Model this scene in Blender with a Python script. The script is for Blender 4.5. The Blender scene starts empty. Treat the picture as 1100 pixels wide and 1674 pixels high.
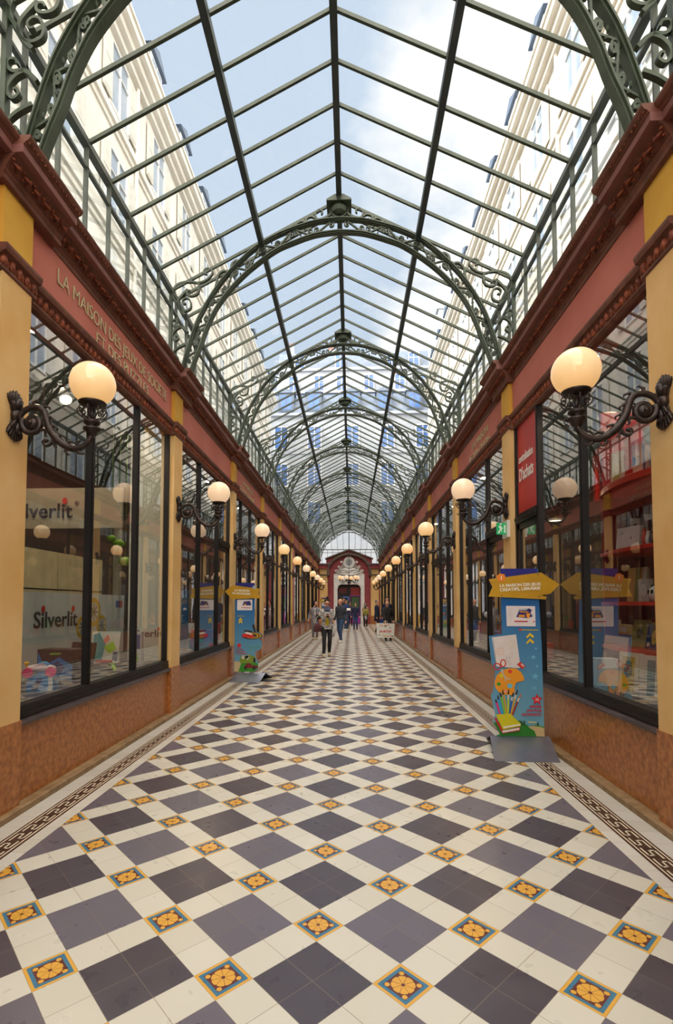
import bpy, bmesh, math, random
from mathutils import Vector, Matrix, Quaternion
random.seed(7)
PI = math.pi
scene = bpy.context.scene
COL = scene.collection

# ------------------------------------------------------------------ camera
cam_d = bpy.data.cameras.new('camera')
cam = bpy.data.objects.new('camera', cam_d); COL.objects.link(cam)
yaw, pitch, roll = math.radians(-3.14865), math.radians(2.600265), math.radians(-0.062)
fwd = Vector((math.sin(yaw)*math.cos(pitch), math.cos(yaw)*math.cos(pitch), math.sin(pitch)))
rgt = Vector((math.cos(yaw), -math.sin(yaw), 0)); upv = rgt.cross(fwd)
r2 = rgt*math.cos(roll) - upv*math.sin(roll); u2 = upv*math.cos(roll) + rgt*math.sin(roll)
m = Matrix((r2, u2, -fwd)).transposed().to_4x4(); m.translation = (0, 0, 1.48)
cam.matrix_world = m
cam_d.sensor_fit = 'HORIZONTAL'; cam_d.sensor_width = 36; cam_d.lens = 834.18*36/1100
cam_d.shift_x = (550-528.23)/1100; cam_d.shift_y = (949.67-837)/1100
cam_d.clip_start = .05; cam_d.clip_end = 400
scene.camera = cam

# ------------------------------------------------------------------ exposure
vs = scene.view_settings
vs.view_transform = 'Standard'; vs.look = 'None'; vs.gamma = 1; vs.use_curve_mapping = False
vs.exposure = 0.4
cy = scene.cycles
cy.max_bounces = 7; cy.diffuse_bounces = 4; cy.glossy_bounces = 4; cy.transparent_max_bounces = 16
cy.use_denoising = True; cy.sample_clamp_indirect = 6; cy.caustics_reflective = False; cy.caustics_refractive = False

# ------------------------------------------------------------------ sky
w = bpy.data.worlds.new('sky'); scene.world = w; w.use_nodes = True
nt = w.node_tree; N = nt.nodes; K = nt.links; N.clear()
def wn(t, **kw):
    n = N.new(t)
    for k, v in kw.items(): setattr(n, k, v)
    return n
def wm(op, a, b=None, c=None, clamp=False):
    n = N.new('ShaderNodeMath'); n.operation = op; n.use_clamp = clamp
    for i, v in enumerate((a, b, c)):
        if v is None: continue
        if isinstance(v, (int, float)): n.inputs[i].default_value = v
        else: K.new(v, n.inputs[i])
    return n.outputs[0]
tc = wn('ShaderNodeTexCoord'); sp = wn('ShaderNodeSeparateXYZ'); K.new(tc.outputs['Generated'], sp.inputs[0])
dx, dy, dz = sp.outputs
zc = wm('MAXIMUM', dz, .12)
cx_ = wm('DIVIDE', dx, zc); cy_ = wm('DIVIDE', dy, zc)
cb = wn('ShaderNodeCombineXYZ'); K.new(cx_, cb.inputs[0]); K.new(cy_, cb.inputs[1])
no = wn('ShaderNodeTexNoise'); no.inputs['Scale'].default_value = 1.5; no.inputs['Detail'].default_value = 9; no.inputs['Roughness'].default_value = .55
K.new(cb.outputs[0], no.inputs['Vector'])
# the right of the sky is filled with a bank of white cloud, thin haze on the left
bias = wm('MULTIPLY', wm('SUBTRACT', cx_, .10), .85)
bias2 = wm('MULTIPLY', wm('MAXIMUM', wm('SUBTRACT', wm('MULTIPLY', cx_, -1.0), .10), 0), .85)
cov = wm('ADD', wm('ADD', no.outputs['Fac'], bias), bias2)
rmp = wn('ShaderNodeValToRGB'); K.new(cov, rmp.inputs[0])
rmp.color_ramp.elements[0].position = .47; rmp.color_ramp.elements[1].position = .60
mixc = wn('ShaderNodeMix', data_type='RGBA'); K.new(rmp.outputs[0], mixc.inputs['Factor'])
mixc.inputs['A'].default_value = (.50, .59, .71, 1); mixc.inputs['B'].default_value = (.88, .88, .875, 1)
# unseen sky overhead and behind the viewer is boosted as added interior fill
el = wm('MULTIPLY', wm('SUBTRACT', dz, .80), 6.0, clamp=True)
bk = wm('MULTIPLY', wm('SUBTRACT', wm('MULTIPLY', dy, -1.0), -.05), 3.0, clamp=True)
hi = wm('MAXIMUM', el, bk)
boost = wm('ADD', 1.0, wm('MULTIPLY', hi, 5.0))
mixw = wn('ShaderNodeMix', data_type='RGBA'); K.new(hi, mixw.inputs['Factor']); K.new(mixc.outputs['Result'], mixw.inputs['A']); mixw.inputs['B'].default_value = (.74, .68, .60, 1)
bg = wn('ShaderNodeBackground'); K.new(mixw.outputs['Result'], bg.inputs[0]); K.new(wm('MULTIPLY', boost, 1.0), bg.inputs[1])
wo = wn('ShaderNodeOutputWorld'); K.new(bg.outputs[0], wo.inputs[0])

# ------------------------------------------------------------------ sun, high over the left building
sd = bpy.data.lights.new('sun', 'SUN'); sd.energy = 4.2; sd.angle = .03; sd.color = (1, .95, .86)
sun = bpy.data.objects.new('sun', sd); COL.objects.link(sun)
sun.rotation_euler = Vector((-.75, -.35, .62)).to_track_quat('Z', 'Y').to_euler()

# ------------------------------------------------------------------ materials
def srgb(r, g, b):
    f = lambda v: (v/255/12.92) if v/255 <= .04045 else ((v/255+.055)/1.055)**2.4
    return (f(r), f(g), f(b), 1)
MATS = {}
def mat(name, rgb, rough=.6, metal=0.0, var=.08, scale=6.0, bump=0.0, bscale=40.0, emit=None, es=0.0, spec=.5, rgb2=None, coat=0.0):
    if name in MATS: return MATS[name]
    m = bpy.data.materials.new(name); m.use_nodes = True
    t = m.node_tree; b = t.nodes['Principled BSDF']
    c1 = srgb(*rgb); c2 = srgb(*rgb2) if rgb2 else tuple(max(0, v*(1-var*2)) for v in c1[:3])+(1,)
    tx = t.nodes.new('ShaderNodeTexCoord')
    n = t.nodes.new('ShaderNodeTexNoise'); n.inputs['Scale'].default_value = scale; n.inputs['Detail'].default_value = 5
    t.links.new(tx.outputs['Object'], n.inputs['Vector'])
    r = t.nodes.new('ShaderNodeValToRGB'); r.color_ramp.elements[0].position = .35; r.color_ramp.elements[1].position = .65
    r.color_ramp.elements[0].color = c2; r.color_ramp.elements[1].color = c1
    t.links.new(n.outputs['Fac'], r.inputs[0]); t.links.new(r.outputs[0], b.inputs['Base Color'])
    b.inputs['Roughness'].default_value = rough; b.inputs['Metallic'].default_value = metal
    b.inputs['Specular IOR Level'].default_value = spec; b.inputs['Coat Weight'].default_value = coat
    if bump:
        n2 = t.nodes.new('ShaderNodeTexNoise'); n2.inputs['Scale'].default_value = bscale; n2.inputs['Detail'].default_value = 4
        t.links.new(tx.outputs['Object'], n2.inputs['Vector'])
        bp = t.nodes.new('ShaderNodeBump'); bp.inputs['Strength'].default_value = bump; bp.inputs['Distance'].default_value = .02
        t.links.new(n2.outputs['Fac'], bp.inputs['Height']); t.links.new(bp.outputs[0], b.inputs['Normal'])
    if emit:
        b.inputs['Emission Color'].default_value = srgb(*emit); b.inputs['Emission Strength'].default_value = es
    MATS[name] = m
    return m
def glass_mat(name, tint, f0, power=5.0, rough=0.0, gl=1.0):
    m = bpy.data.materials.new(name); m.use_nodes = True
    t = m.node_tree; t.nodes.clear(); L = t.links
    g = t.nodes.new('ShaderNodeNewGeometry')
    d = t.nodes.new('ShaderNodeVectorMath'); d.operation = 'DOT_PRODUCT'; L.new(g.outputs['Incoming'], d.inputs[0]); L.new(g.outputs['Normal'], d.inputs[1])
    def M(op, a, b=None):
        n = t.nodes.new('ShaderNodeMath'); n.operation = op
        for i, v in enumerate((a, b)):
            if v is None: continue
            if isinstance(v, (int, float)): n.inputs[i].default_value = v
            else: L.new(v, n.inputs[i])
        return n.outputs[0]
    f = M('ADD', f0, M('MULTIPLY', 1-f0, M('POWER', M('SUBTRACT', 1.0, M('MINIMUM', M('ABSOLUTE', d.outputs['Value']), 1.0)), power)))
    tr = t.nodes.new('ShaderNodeBsdfTransparent'); tr.inputs[0].default_value = tint
    gs = t.nodes.new('ShaderNodeBsdfGlossy'); gs.inputs['Roughness'].default_value = rough; gs.inputs[0].default_value = (gl, gl, gl, 1)
    mx = t.nodes.new('ShaderNodeMixShader'); L.new(f, mx.inputs[0]); L.new(tr.outputs[0], mx.inputs[1]); L.new(gs.outputs[0], mx.inputs[2])
    o = t.nodes.new('ShaderNodeOutputMaterial'); L.new(mx.outputs[0], o.inputs[0])
    return m
G_SHOP = glass_mat('shop_glass', (.93, .95, .93, 1), .18, 3.2)
G_ROOF = glass_mat('roof_glass', (.95, .97, .97, 1), .04, 5.0)
G_SIDE = glass_mat('clerestory_glass', (.84, .90, .92, 1), .12, 4.0)
YEL2 = mat('yellow_plaster', (214, 166, 62), .75, rgb2=(202, 152, 50), scale=2.2)
YEL = mat('ochre_plaster', (224, 186, 128), .75, rgb2=(213, 168, 102), scale=2.2, bump=.06, bscale=25)
PINK = mat('terracotta_paint', (194, 114, 100), .7, rgb2=(182, 100, 86), scale=1.5)
BROWN = mat('brown_moulding', (116, 68, 52), .62, rgb2=(92, 50, 36), scale=9)
CARVE = mat('carved_moulding', (156, 78, 44), .6, rgb2=(92, 36, 22), scale=26, bump=.35, bscale=60)
CORONA = mat('corona_paint', (138, 90, 84), .6, rgb2=(122, 76, 72), scale=3)
MARB = mat('red_marble', (184, 120, 66), .28, rgb2=(144, 84, 42), scale=22, bump=.03, bscale=90)
MARB2 = mat('rose_marble', (178, 112, 82), .25, rgb2=(146, 84, 60), scale=16)
KERB = mat('stone_kerb', (150, 122, 88), .6, rgb2=(122, 94, 62), scale=12)
FRAME = mat('bronze_black_frame', (30, 25, 25), .45, rgb2=(22, 18, 18), scale=5, spec=.25)
SILL = mat('dark_sill', (74, 62, 64), .35, rgb2=(56, 46, 46), scale=8)
IRON = mat('green_iron', (72, 84, 68), .45, rgb2=(56, 68, 54), scale=7)
IRON2 = mat('grey_green_bars', (68, 80, 80), .5, rgb2=(54, 66, 68), scale=5)
CAST = mat('cast_bronze', (56, 42, 38), .38, rgb2=(34, 24, 22), scale=30, bump=.12, bscale=120, metal=.35)
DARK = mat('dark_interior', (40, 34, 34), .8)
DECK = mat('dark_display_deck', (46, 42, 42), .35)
WHITE = mat('white_card', (225, 224, 218), .6, var=.02)
GOLD = mat('gilded_letter', (206, 192, 150), .4, metal=.2, var=.05)
BLACK = mat('black_plastic', (24, 24, 26), .4)
def flat(rgb, rough=.55):
    return mat('paint_%d_%d_%d' % rgb, rgb, rough, var=.03, scale=12)

# ------------------------------------------------------------------ mesh helpers
class MB:
    def __init__(s): s.v = []; s.f = []; s.m = []; s.mi = 0
    def add(s, vs, fs):
        o = len(s.v); s.v += [tuple(p) for p in vs]
        for f in fs: s.f.append([i+o for i in f]); s.m.append(s.mi)
    def box(s, x0, x1, y0, y1, z0, z1):
        s.add([(x0,y0,z0),(x1,y0,z0),(x1,y1,z0),(x0,y1,z0),(x0,y0,z1),(x1,y0,z1),(x1,y1,z1),(x0,y1,z1)],
              [(0,3,2,1),(4,5,6,7),(0,1,5,4),(1,2,6,5),(2,3,7,6),(3,0,4,7)])
        return s
    def prism(s, pts, o, u, v, d):
        """polygon pts (a, b) placed at o + a*u + b*v and pushed through by vector d"""
        o, u, v, d = Vector(o), Vector(u), Vector(v), Vector(d); n = len(pts)
        P = [o+u*a+v*b for a, b in pts]; Q = [p+d for p in P]
        s.add(P+Q, [list(range(n)), list(range(2*n-1, n-1, -1))] + [(i, (i+1) % n, n+(i+1) % n, n+i) for i in range(n)])
        return s
    def tube(s, path, r, n=8, caps=True, sq=None):
        path = [Vector(p) for p in path]; k = len(path)
        R = r if isinstance(r, (list, tuple)) else [r]*k
        ref = None; rings = []
        for i, p in enumerate(path):
            t = (path[min(i+1, k-1)]-path[max(i-1, 0)])
            if t.length < 1e-9: t = Vector((0, 0, 1))
            t.normalize()
            if ref is None:
                ref = Vector((0, 1, 0)) if abs(t.y) < .9 else Vector((1, 0, 0))
            a = (ref - t*ref.dot(t)).normalized(); b = t.cross(a); ref = a
            rings.append([p+(a*math.cos(2*PI*j/n)*(sq or 1)+b*math.sin(2*PI*j/n))*R[i] for j in range(n)])
        vs = [q for g in rings for q in g]
        fs = [(i*n+j, i*n+(j+1) % n, (i+1)*n+(j+1) % n, (i+1)*n+j) for i in range(k-1) for j in range(n)]
        if caps: fs += [list(range(n))[::-1], [(k-1)*n+j for j in range(n)]]
        s.add(vs, fs); return s
    def bar(s, pts, w, d, mapf, taper=False):
        """flat bar following 2D pts; w across in the plane, d through it; mapf(a, b, t) -> xyz"""
        k = len(pts); L = []
        for i in range(k):
            a, b = pts[max(i-1, 0)], pts[min(i+1, k-1)]
            tx, tz = b[0]-a[0], b[1]-a[1]; l = math.hypot(tx, tz) or 1
            nx, nz = -tz/l, tx/l
            ww = w*(1-.45*i/(k-1)) if taper else w
            for (q, t) in ((-.5, -.5), (.5, -.5), (.5, .5), (-.5, .5)):
                L.append(mapf(pts[i][0]+nx*ww*q, pts[i][1]+nz*ww*q, t*d))
        fs = [(i*4+j, i*4+(j+1) % 4, (i+1)*4+(j+1) % 4, (i+1)*4+j) for i in range(k-1) for j in range(4)]
        fs += [(0, 1, 2, 3), ((k-1)*4+3, (k-1)*4+2, (k-1)*4+1, (k-1)*4)]
        s.add(L, fs); return s
    def lathe(s, prof, c=(0, 0, 0), n=20):
        vs = []; k = len(prof)
        for r, z in prof:
            for j in range(n): vs.append((c[0]+r*math.cos(2*PI*j/n), c[1]+r*math.sin(2*PI*j/n), c[2]+z))
        s.add(vs, [(i*n+j, i*n+(j+1) % n, (i+1)*n+(j+1) % n, (i+1)*n+j) for i in range(k-1) for j in range(n)]); return s
    def ell(s, c, r, n=8, k=6, rot=None):
        vs = []; fs = []
        for i in range(1, k):
            th = PI*i/k
            for j in range(n):
                p = Vector((r[0]*math.sin(th)*math.cos(2*PI*j/n), r[1]*math.sin(th)*math.sin(2*PI*j/n), r[2]*math.cos(th)))
                if rot is not None: p = rot @ p
                vs.append(Vector(c)+p)
        top = Vector((0, 0, r[2])); 
        if rot is not None: top = rot @ top
        vs += [Vector(c)+top, Vector(c)-top]; T = len(vs)-2
        for i in range(k-2):
            for j in range(n): fs.append((i*n+j, (i+1)*n+j, (i+1)*n+(j+1) % n, i*n+(j+1) % n))
        for j in range(n):
            fs.append((T, j, (j+1) % n)); fs.append((T+1, (k-2)*n+(j+1) % n, (k-2)*n+j))
        s.add(vs, fs); return s
    def mesh(s, name, mats, smooth=False):
        me = bpy.data.meshes.new(name); me.from_pydata(s.v, [], s.f)
        for m in (mats if isinstance(mats, (list, tuple)) else [mats]): me.materials.append(m)
        me.polygons.foreach_set('material_index', s.m)
        if smooth: me.polygons.foreach_set('use_smooth', [True]*len(s.f))
        me.update(); return me
    def build(s, name, mats, parent=None, smooth=False, loc=None):
        o = bpy.data.objects.new(name, s.mesh(name, mats, smooth)); COL.objects.link(o)
        if parent: o.parent = parent
        if loc: o.location = loc
        return o
def tag(o, label=None, cat=None, group=None, kind=None):
    if label: o['label'] = label
    if cat: o['category'] = cat
    if group: o['group'] = group
    if kind: o['kind'] = kind
    return o
def empty(name, loc=(0, 0, 0), rz=0.0, **kw):
    o = bpy.data.objects.new(name, None); COL.objects.link(o); o.location = loc; o.rotation_euler = (0, 0, rz)
    o.empty_display_size = .1
    return tag(o, **kw)
def kids(o): return [c for c in bpy.data.objects if c.parent == o]
def copy_tree(o, parent=None, depth=3):
    c = o.copy(); COL.objects.link(c)
    if parent: c.parent = parent
    if depth:
        for ch in kids(o): copy_tree(ch, c, depth-1)
    return c
def cat_rom(P, n=6):
    out = []
    for i in range(len(P)-1):
        p0, p1, p2, p3 = P[max(i-1, 0)], P[i], P[i+1], P[min(i+2, len(P)-1)]
        for j in range(n):
            t = j/n
            out.append(tuple(.5*((2*b)+(-a+c)*t+(2*a-5*b+4*c-d)*t*t+(-a+3*b-3*c+d)*t**3) for a, b, c, d in zip(p0, p1, p2, p3)))
    out.append(tuple(P[-1])); return out
def text(body, size, o, u, v, material, name, parent=None, depth=.004, align='LEFT', sx=1.0, bold=0.0, space=1.0):
    cu = bpy.data.curves.new(name, 'FONT'); cu.body = body; cu.size = size; cu.extrude = depth; cu.align_x = align
    cu.offset = bold; cu.space_character = space; cu.space_line = .95; cu.resolution_u = 3
    t = bpy.data.objects.new(name+'_tmp', cu); COL.objects.link(t)
    dg = bpy.context.evaluated_depsgraph_get(); me = bpy.data.meshes.new_from_object(t.evaluated_get(dg))
    bpy.data.objects.remove(t)
    u, v = Vector(u).normalized(), Vector(v).normalized(); n = u.cross(v)
    M = Matrix((u*sx, v, n)).transposed().to_4x4(); M.translation = Vector(o)
    me.transform(M); me.materials.clear(); me.materials.append(material)
    ob = bpy.data.objects.new(name, me); COL.objects.link(ob)
    if parent: ob.parent = parent
    return ob
def disc(cx, cz, r, n=20, ry=None):
    return [(cx+r*math.cos(2*PI*i/n), cz+(ry or r)*math.sin(2*PI*i/n)) for i in range(n)]
def star(cx, cz, r, k=.42, n=5, a0=PI/2):
    return [(cx+(r if i % 2 == 0 else r*k)*math.cos(a0+PI*i/n), cz+(r if i % 2 == 0 else r*k)*math.sin(a0+PI*i/n)) for i in range(2*n)]

# ------------------------------------------------------------------ floor
C = -.16                      # the passage's axis
PIL = [-6.78, -3.38, .02, 3.41, 6.815, 10.21, 13.6, 17.0, 20.5, 24.0, 27.1, 30.0, 33.1, 36.3]   # pilaster and arch positions along it
YB, YE = -7.0, 38.4
def floor_pattern():
    m = bpy.data.materials.new('encaustic_tiles'); m.use_nodes = True
    t = m.node_tree; L = t.links; b = t.nodes['Principled BSDF']
    def M(op, a, b_=None, c=None, clamp=False):
        n = t.nodes.new('ShaderNodeMath'); n.operation = op; n.use_clamp = clamp
        for i, v in enumerate((a, b_, c)):
            if v is None: continue
            if isinstance(v, (int, float)): n.inputs[i].default_value = v
            else: L.new(v, n.inputs[i])
        return n.outputs[0]
    def MIX(f, a, c):
        n = t.nodes.new('ShaderNodeMix'); n.data_type = 'RGBA'
        L.new(f, n.inputs['Factor'])
        for k, v in (('A', a), ('B', c)):
            if isinstance(v, tuple): n.inputs[k].default_value = v
            else: L.new(v, n.inputs[k])
        return n.outputs['Result']
    tx = t.nodes.new('ShaderNodeTexCoord'); s = t.nodes.new('ShaderNodeSeparateXYZ'); L.new(tx.outputs['Object'], s.inputs[0])
    T = .70852/(3*math.sqrt(2))
    X = M('SUBTRACT', s.outputs[0], -.1547); Y = M('SUBTRACT', s.outputs[1], 2.4232)
    k = 1/(math.sqrt(2)*T)
    U = M('ADD', M('MULTIPLY', M('ADD', X, Y), k), 300.5); V = M('ADD', M('MULTIPLY', M('SUBTRACT', X, Y), k), 300.5)
    A = M('MODULO', U, 3.0); B = M('MODULO', V, 3.0)
    sa = M('LESS_THAN', A, 1.0); sb = M('LESS_THAN', B, 1.0)
    is_star = M('MULTIPLY', sa, sb)
    is_dark = M('MULTIPLY', M('SUBTRACT', 1.0, sa), M('SUBTRACT', 1.0, sb))
    # joints between the tiles
    fa = M('ABSOLUTE', M('SUBTRACT', M('FRACT', U), .5)); fb = M('ABSOLUTE', M('SUBTRACT', M('FRACT', V), .5))
    joint = M('GREATER_THAN', M('MAXIMUM', fa, fb), .4935)
    # per-tile variation
    cmb = t.nodes.new('ShaderNodeCombineXYZ'); L.new(M('FLOOR', U), cmb.inputs[0]); L.new(M('FLOOR', V), cmb.inputs[1])
    wn_ = t.nodes.new('ShaderNodeTexWhiteNoise'); wn_.noise_dimensions = '2D'; L.new(cmb.outputs[0], wn_.inputs['Vector'])
    rnd = wn_.outputs['Value']
    nz = t.nodes.new('ShaderNodeTexNoise'); nz.inputs['Scale'].default_value = 9; nz.inputs['Detail'].default_value = 2.5; L.new(tx.outputs['Object'], nz.inputs['Vector'])
    par = M('MODULO', M('ADD', M('FLOOR', M('DIVIDE', U, 3.0)), M('FLOOR', M('DIVIDE', V, 3.0))), 2.0)
    dark = MIX(par, srgb(98, 92, 104), srgb(62, 54, 62))
    dark = MIX(M('MULTIPLY', rnd, .35), dark, srgb(74, 70, 82))
    dark = MIX(M('MULTIPLY', nz.outputs['Fac'], .25), dark, srgb(104, 98, 104))
    white = MIX(M('MULTIPLY', rnd, .7), srgb(199, 195, 186), srgb(189, 184, 172))
    white = MIX(M('MULTIPLY', nz.outputs['Fac'], .2), white, srgb(190, 180, 156))
    base = MIX(is_dark, white, dark)
    base = MIX(joint, base, srgb(120, 106, 92))
    # the flower tile: ochre border, blue field, maroon square, eight petals and four buds
    a = M('SUBTRACT', A, .5); c = M('SUBTRACT', B, .5)
    mx = M('MAXIMUM', M('ABSOLUTE', a), M('ABSOLUTE', c))
    r = M('SQRT', M('ADD', M('MULTIPLY', a, a), M('MULTIPLY', c, c)))
    ang = M('ARCTAN2', a, c)
    pet = M('ABSOLUTE', M('SUBTRACT', M('FRACT', M('ADD', M('DIVIDE', ang, PI/4), 8.5)), .5))     # .5 on the lines between petals
    pl = M('GREATER_THAN', M('MULTIPLY', M('SUBTRACT', .5, pet), r), .0)
    lobe = M('SUBTRACT', .285, M('MULTIPLY', M('POWER', M('MULTIPLY', pet, 2.0), 6.0), .035))
    in_fl = M('LESS_THAN', r, lobe)
    line = M('LESS_THAN', M('MULTIPLY', M('SUBTRACT', .5, pet), r), .0065)
    hub = M('LESS_THAN', r, .045)
    ba = M('SUBTRACT', M('ABSOLUTE', a), .262); bc = M('SUBTRACT', M('ABSOLUTE', c), .262)
    bud = M('LESS_THAN', M('SQRT', M('ADD', M('MULTIPLY', ba, ba), M('MULTIPLY', bc, bc))), .062)
    OC, BL, MA = srgb(206, 154, 60), srgb(54, 108, 138), srgb(92, 40, 34)
    st = MIX(M('LESS_THAN', mx, .335), BL, MA)
    st = MIX(M('GREATER_THAN', mx, .425), st, OC)
    st = MIX(M('MAXIMUM', in_fl, bud), st, OC)
    st = MIX(M('MULTIPLY', in_fl, M('MAXIMUM', line, hub)), st, MA)
    base = MIX(is_star, base, st)
    L.new(base, b.inputs['Base Color'])
    rr = M('ADD', .20, M('MULTIPLY', nz.outputs['Fac'], .22)); L.new(rr, b.inputs['Roughness'])
    b.inputs['Specular IOR Level'].default_value = .55
    bp = t.nodes.new('ShaderNodeBump'); bp.inputs['Strength'].default_value = .25; bp.inputs['Distance'].default_value = .004
    L.new(M('ADD', M('MULTIPLY', M('SUBTRACT', 1.0, joint), 1.0), M('MULTIPLY', rnd, .25)), bp.inputs['Height']); L.new(bp.outputs[0], b.inputs['Normal'])
    return m
def band_tiles():
    m = bpy.data.materials.new('white_border_tiles'); m.use_nodes = True
    t = m.node_tree; L = t.links; b = t.nodes['Principled BSDF']
    tx = t.nodes.new('ShaderNodeTexCoord')
    br = t.nodes.new('ShaderNodeTexBrick'); br.offset = 0; br.inputs['Scale'].default_value = 1; br.inputs['Mortar Size'].default_value = .0012
    br.inputs['Brick Width'].default_value = 5; br.inputs['Row Height'].default_value = .167
    br.inputs['Color1'].default_value = srgb(198, 194, 186); br.inputs['Color2'].default_value = srgb(188, 183, 172); br.inputs['Mortar'].default_value = srgb(150, 138, 120)
    L.new(tx.outputs['Object'], br.inputs['Vector']); L.new(br.outputs['Color'], b.inputs['Base Color'])
    b.inputs['Roughness'].default_value = .33
    return m
FLW = band_tiles()
FBR = mat('brown_key_tiles', (74, 52, 44), .35, rgb2=(58, 40, 34), scale=10)
FCR = mat('cream_key_tiles', (222, 212, 188), .4, var=.03)
fl = MB()
fl.box(C-1.777, C+1.777, YB, YE+3, -.05, 0)
fl.mi = 1
for s in (-1, 1):
    for a, b_ in ((1.777, 1.868), (2.024, 2.16)):
        fl.box(*sorted((C+s*a, C+s*b_)), YB, YE+3, -.05, 0)
    fl.mi = 2; fl.box(*sorted((C+s*1.868, C+s*2.024)), YB, YE+3, -.05, 0)
    fl.mi = 3
    def keybox(u0, u1, y0, y1): fl.box(*sorted((C+s*u0, C+s*u1)), y0, y1, 0, .0006)
    for u in (1.886, 2.001): keybox(u, u+.008, YB, YE)
    # greek key: running S strokes, seven columns by five rows
    P, q = .132, .0155
    U0 = 1.909
    y = 1.2
    while y < YE:
        for (c0, c1, r0, r1) in ((0, 6.2, 0, .62), (0, .62, 0, 2.6), (0, 4.6, 2, 2.62), (4, 4.62, 2, 4.8), (-2, 4.62, 4.2, 4.82)):
            keybox(U0+r0*q, U0+r1*q, y+c0*q, y+c1*q)
        y += P
    fl.mi = 1
fo = fl.build('floor', [floor_pattern(), FLW, FBR, FCR]); tag(fo, kind='structure')

# ------------------------------------------------------------------ side walls
def sbox(mb, s, u0, u1, y0, y1, z0, z1): mb.box(*sorted((C+s*u0, C+s*u1)), y0, y1, z0, z1)
def sprof(mb, s, prof, y0, y1):
    """profile (u, z) run along the passage"""
    mb.prism([(C+s*u, z) for u, z in prof], (0, y0, 0), (1, 0, 0), (0, 0, 1), (0, y1-y0, 0))
def wall_side(s):
    W = empty('wall_left' if s < 0 else 'wall_right', kind='structure')
    k = MB(); sprof(k, s, [(2.16, -.02), (2.16, .040), (2.172, .046), (2.30, .046), (2.30, -.02)], YB, YE); k.build('kerb', KERB, W)
    for i, y in enumerate(PIL):
        # pilaster: marble pedestal, ochre shaft, ochre frieze block
        p = MB(); sbox(p, s, 2.205, 2.62, y-.175, y+.175, .046, .645)
        p.mi = 1; sbox(p, s, 2.21, 2.345, y-.16, y+.16, .645, 3.80); p.mi = 2; sbox(p, s, 2.21, 2.62, y-.16, y+.16, 3.80, 4.42)
        p.build('pilaster', [MARB2 if (i % 2 and i > 3) else MARB, YEL, YEL2], W)
    for i in range(len(PIL)-1):
        y0, y1 = PIL[i]+.175, PIL[i+1]-.175
        pm = MARB if i in (3, 4) or (s > 0 and i < 5) else MARB2
        b = MB(); sbox(b, s, 2.25, 2.62, y0, y1, .046, .60); b.build('base_panel', pm, W)
        f = MB(); sbox(f, s, 2.26, 2.62, y0-.02, y1+.02, 3.86, 4.42); f.build('frieze_panel', PINK, W)
        sl = MB(); sprof(sl, s, [(2.215, .60), (2.205, .615), (2.215, .632), (2.27, .645), (2.36, .645), (2.36, .60)], y0, y1); sl.build('sill', SILL, W)
    # lower moulding with its row of eggs, stepping forward round each pilaster
    lm = MB(); eg = MB()
    def moul(u, y0, y1):
        sprof(lm, s, [(u+.01, 3.745), (u-.012, 3.765), (u-.012, 3.785), (u+.008, 3.80), (u-.002, 3.84), (u-.028, 3.865), (u-.05, 3.87), (u-.06, 3.90), (u-.06, 3.92), (u+.06, 3.925), (u+.06, 3.745)], y0, y1)
        n = max(1, round((y1-y0)/.078))
        for j in range(n):
            yy = y0+(j+.5)*(y1-y0)/n
            if yy < 1.5: continue
            big = yy < 14
            eg.ell((C+s*(u-.008), yy, 3.822), (.030, .026, .042), 6 if big else 4, 4 if big else 3)
            if big: eg.ell((C+s*(u-.004), yy+(y1-y0)/n/2, 3.815), (.018, .007, .042), 4, 3)
    for i, y in enumerate(PIL):
        moul(2.21, y-.20, y+.20)
        if i < len(PIL)-1: moul(2.262, y+.20, PIL[i+1]-.20)
    lm.build('lower_moulding', BROWN, W); eg.build('egg_and_dart', CARVE, W, smooth=True)
    # cornice: bead, carved leaves, soffit, corona, crowning moulding
    cn = MB(); lf = MB()
    def corn(d, y0, y1):
        cn.mi = 0
        sprof(cn, s, [(2.275-d, 4.355), (2.25-d, 4.36), (2.245-d, 4.385), (2.255-d, 4.40), (2.24-d, 4.42), (2.24-d, 4.44), (2.42, 4.44), (2.42, 4.355)], y0, y1)
        cn.mi = 1
        sprof(cn, s, [(2.235-d, 4.44), (2.225-d, 4.46), (2.20-d, 4.50), (2.17-d, 4.525), (2.42, 4.525), (2.42, 4.44)], y0, y1)
        cn.mi = 2
        sprof(cn, s, [(2.125-d, 4.527), (2.12-d, 4.53), (2.12-d, 4.585), (2.42, 4.585), (2.42, 4.527)], y0, y1)
        cn.mi = 1
        sprof(cn, s, [(2.115-d, 4.585), (2.105-d, 4.60), (2.085-d, 4.61), (2.072-d, 4.63), (2.07-d, 4.645), (2.42, 4.652), (2.42, 4.585)], y0, y1)
        n = max(1, round((y1-y0)/.115))
        for j in range(n):
            yy = y0+(j+.5)*(y1-y0)/n
            if yy < 1.5: continue
            hi = yy < 11
            q = Quaternion((0, 1, 0), s*.75)
            lf.ell((C+s*(2.205-d), yy, 4.478), (.014, .036, .045), 6 if hi else 4, 4 if hi else 3, q)
            if yy < 18:
                for e in (-1, 1):
                    lf.ell((C+s*(2.20-d), yy+e*.036, 4.496), (.012, .016, .022), 4, 3, q)
                    if hi: lf.ell((C+s*(2.218-d), yy+e*.028, 4.456), (.010, .012, .016), 4, 3, q)
        if y0 > 1:
            n = int((y1-y0)/.045)
            for j in range(n if y0 < 11 else 0):
                lf.ell((C+s*(2.092-d), y0+(j+.5)*.045, 4.604), (.008, .012, .010), 4, 3)
    for i, y in enumerate(PIL):
        corn(.075, y-.22, y+.46)
        if i < len(PIL)-1: corn(0, y+.46, PIL[i+1]-.22)
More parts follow.
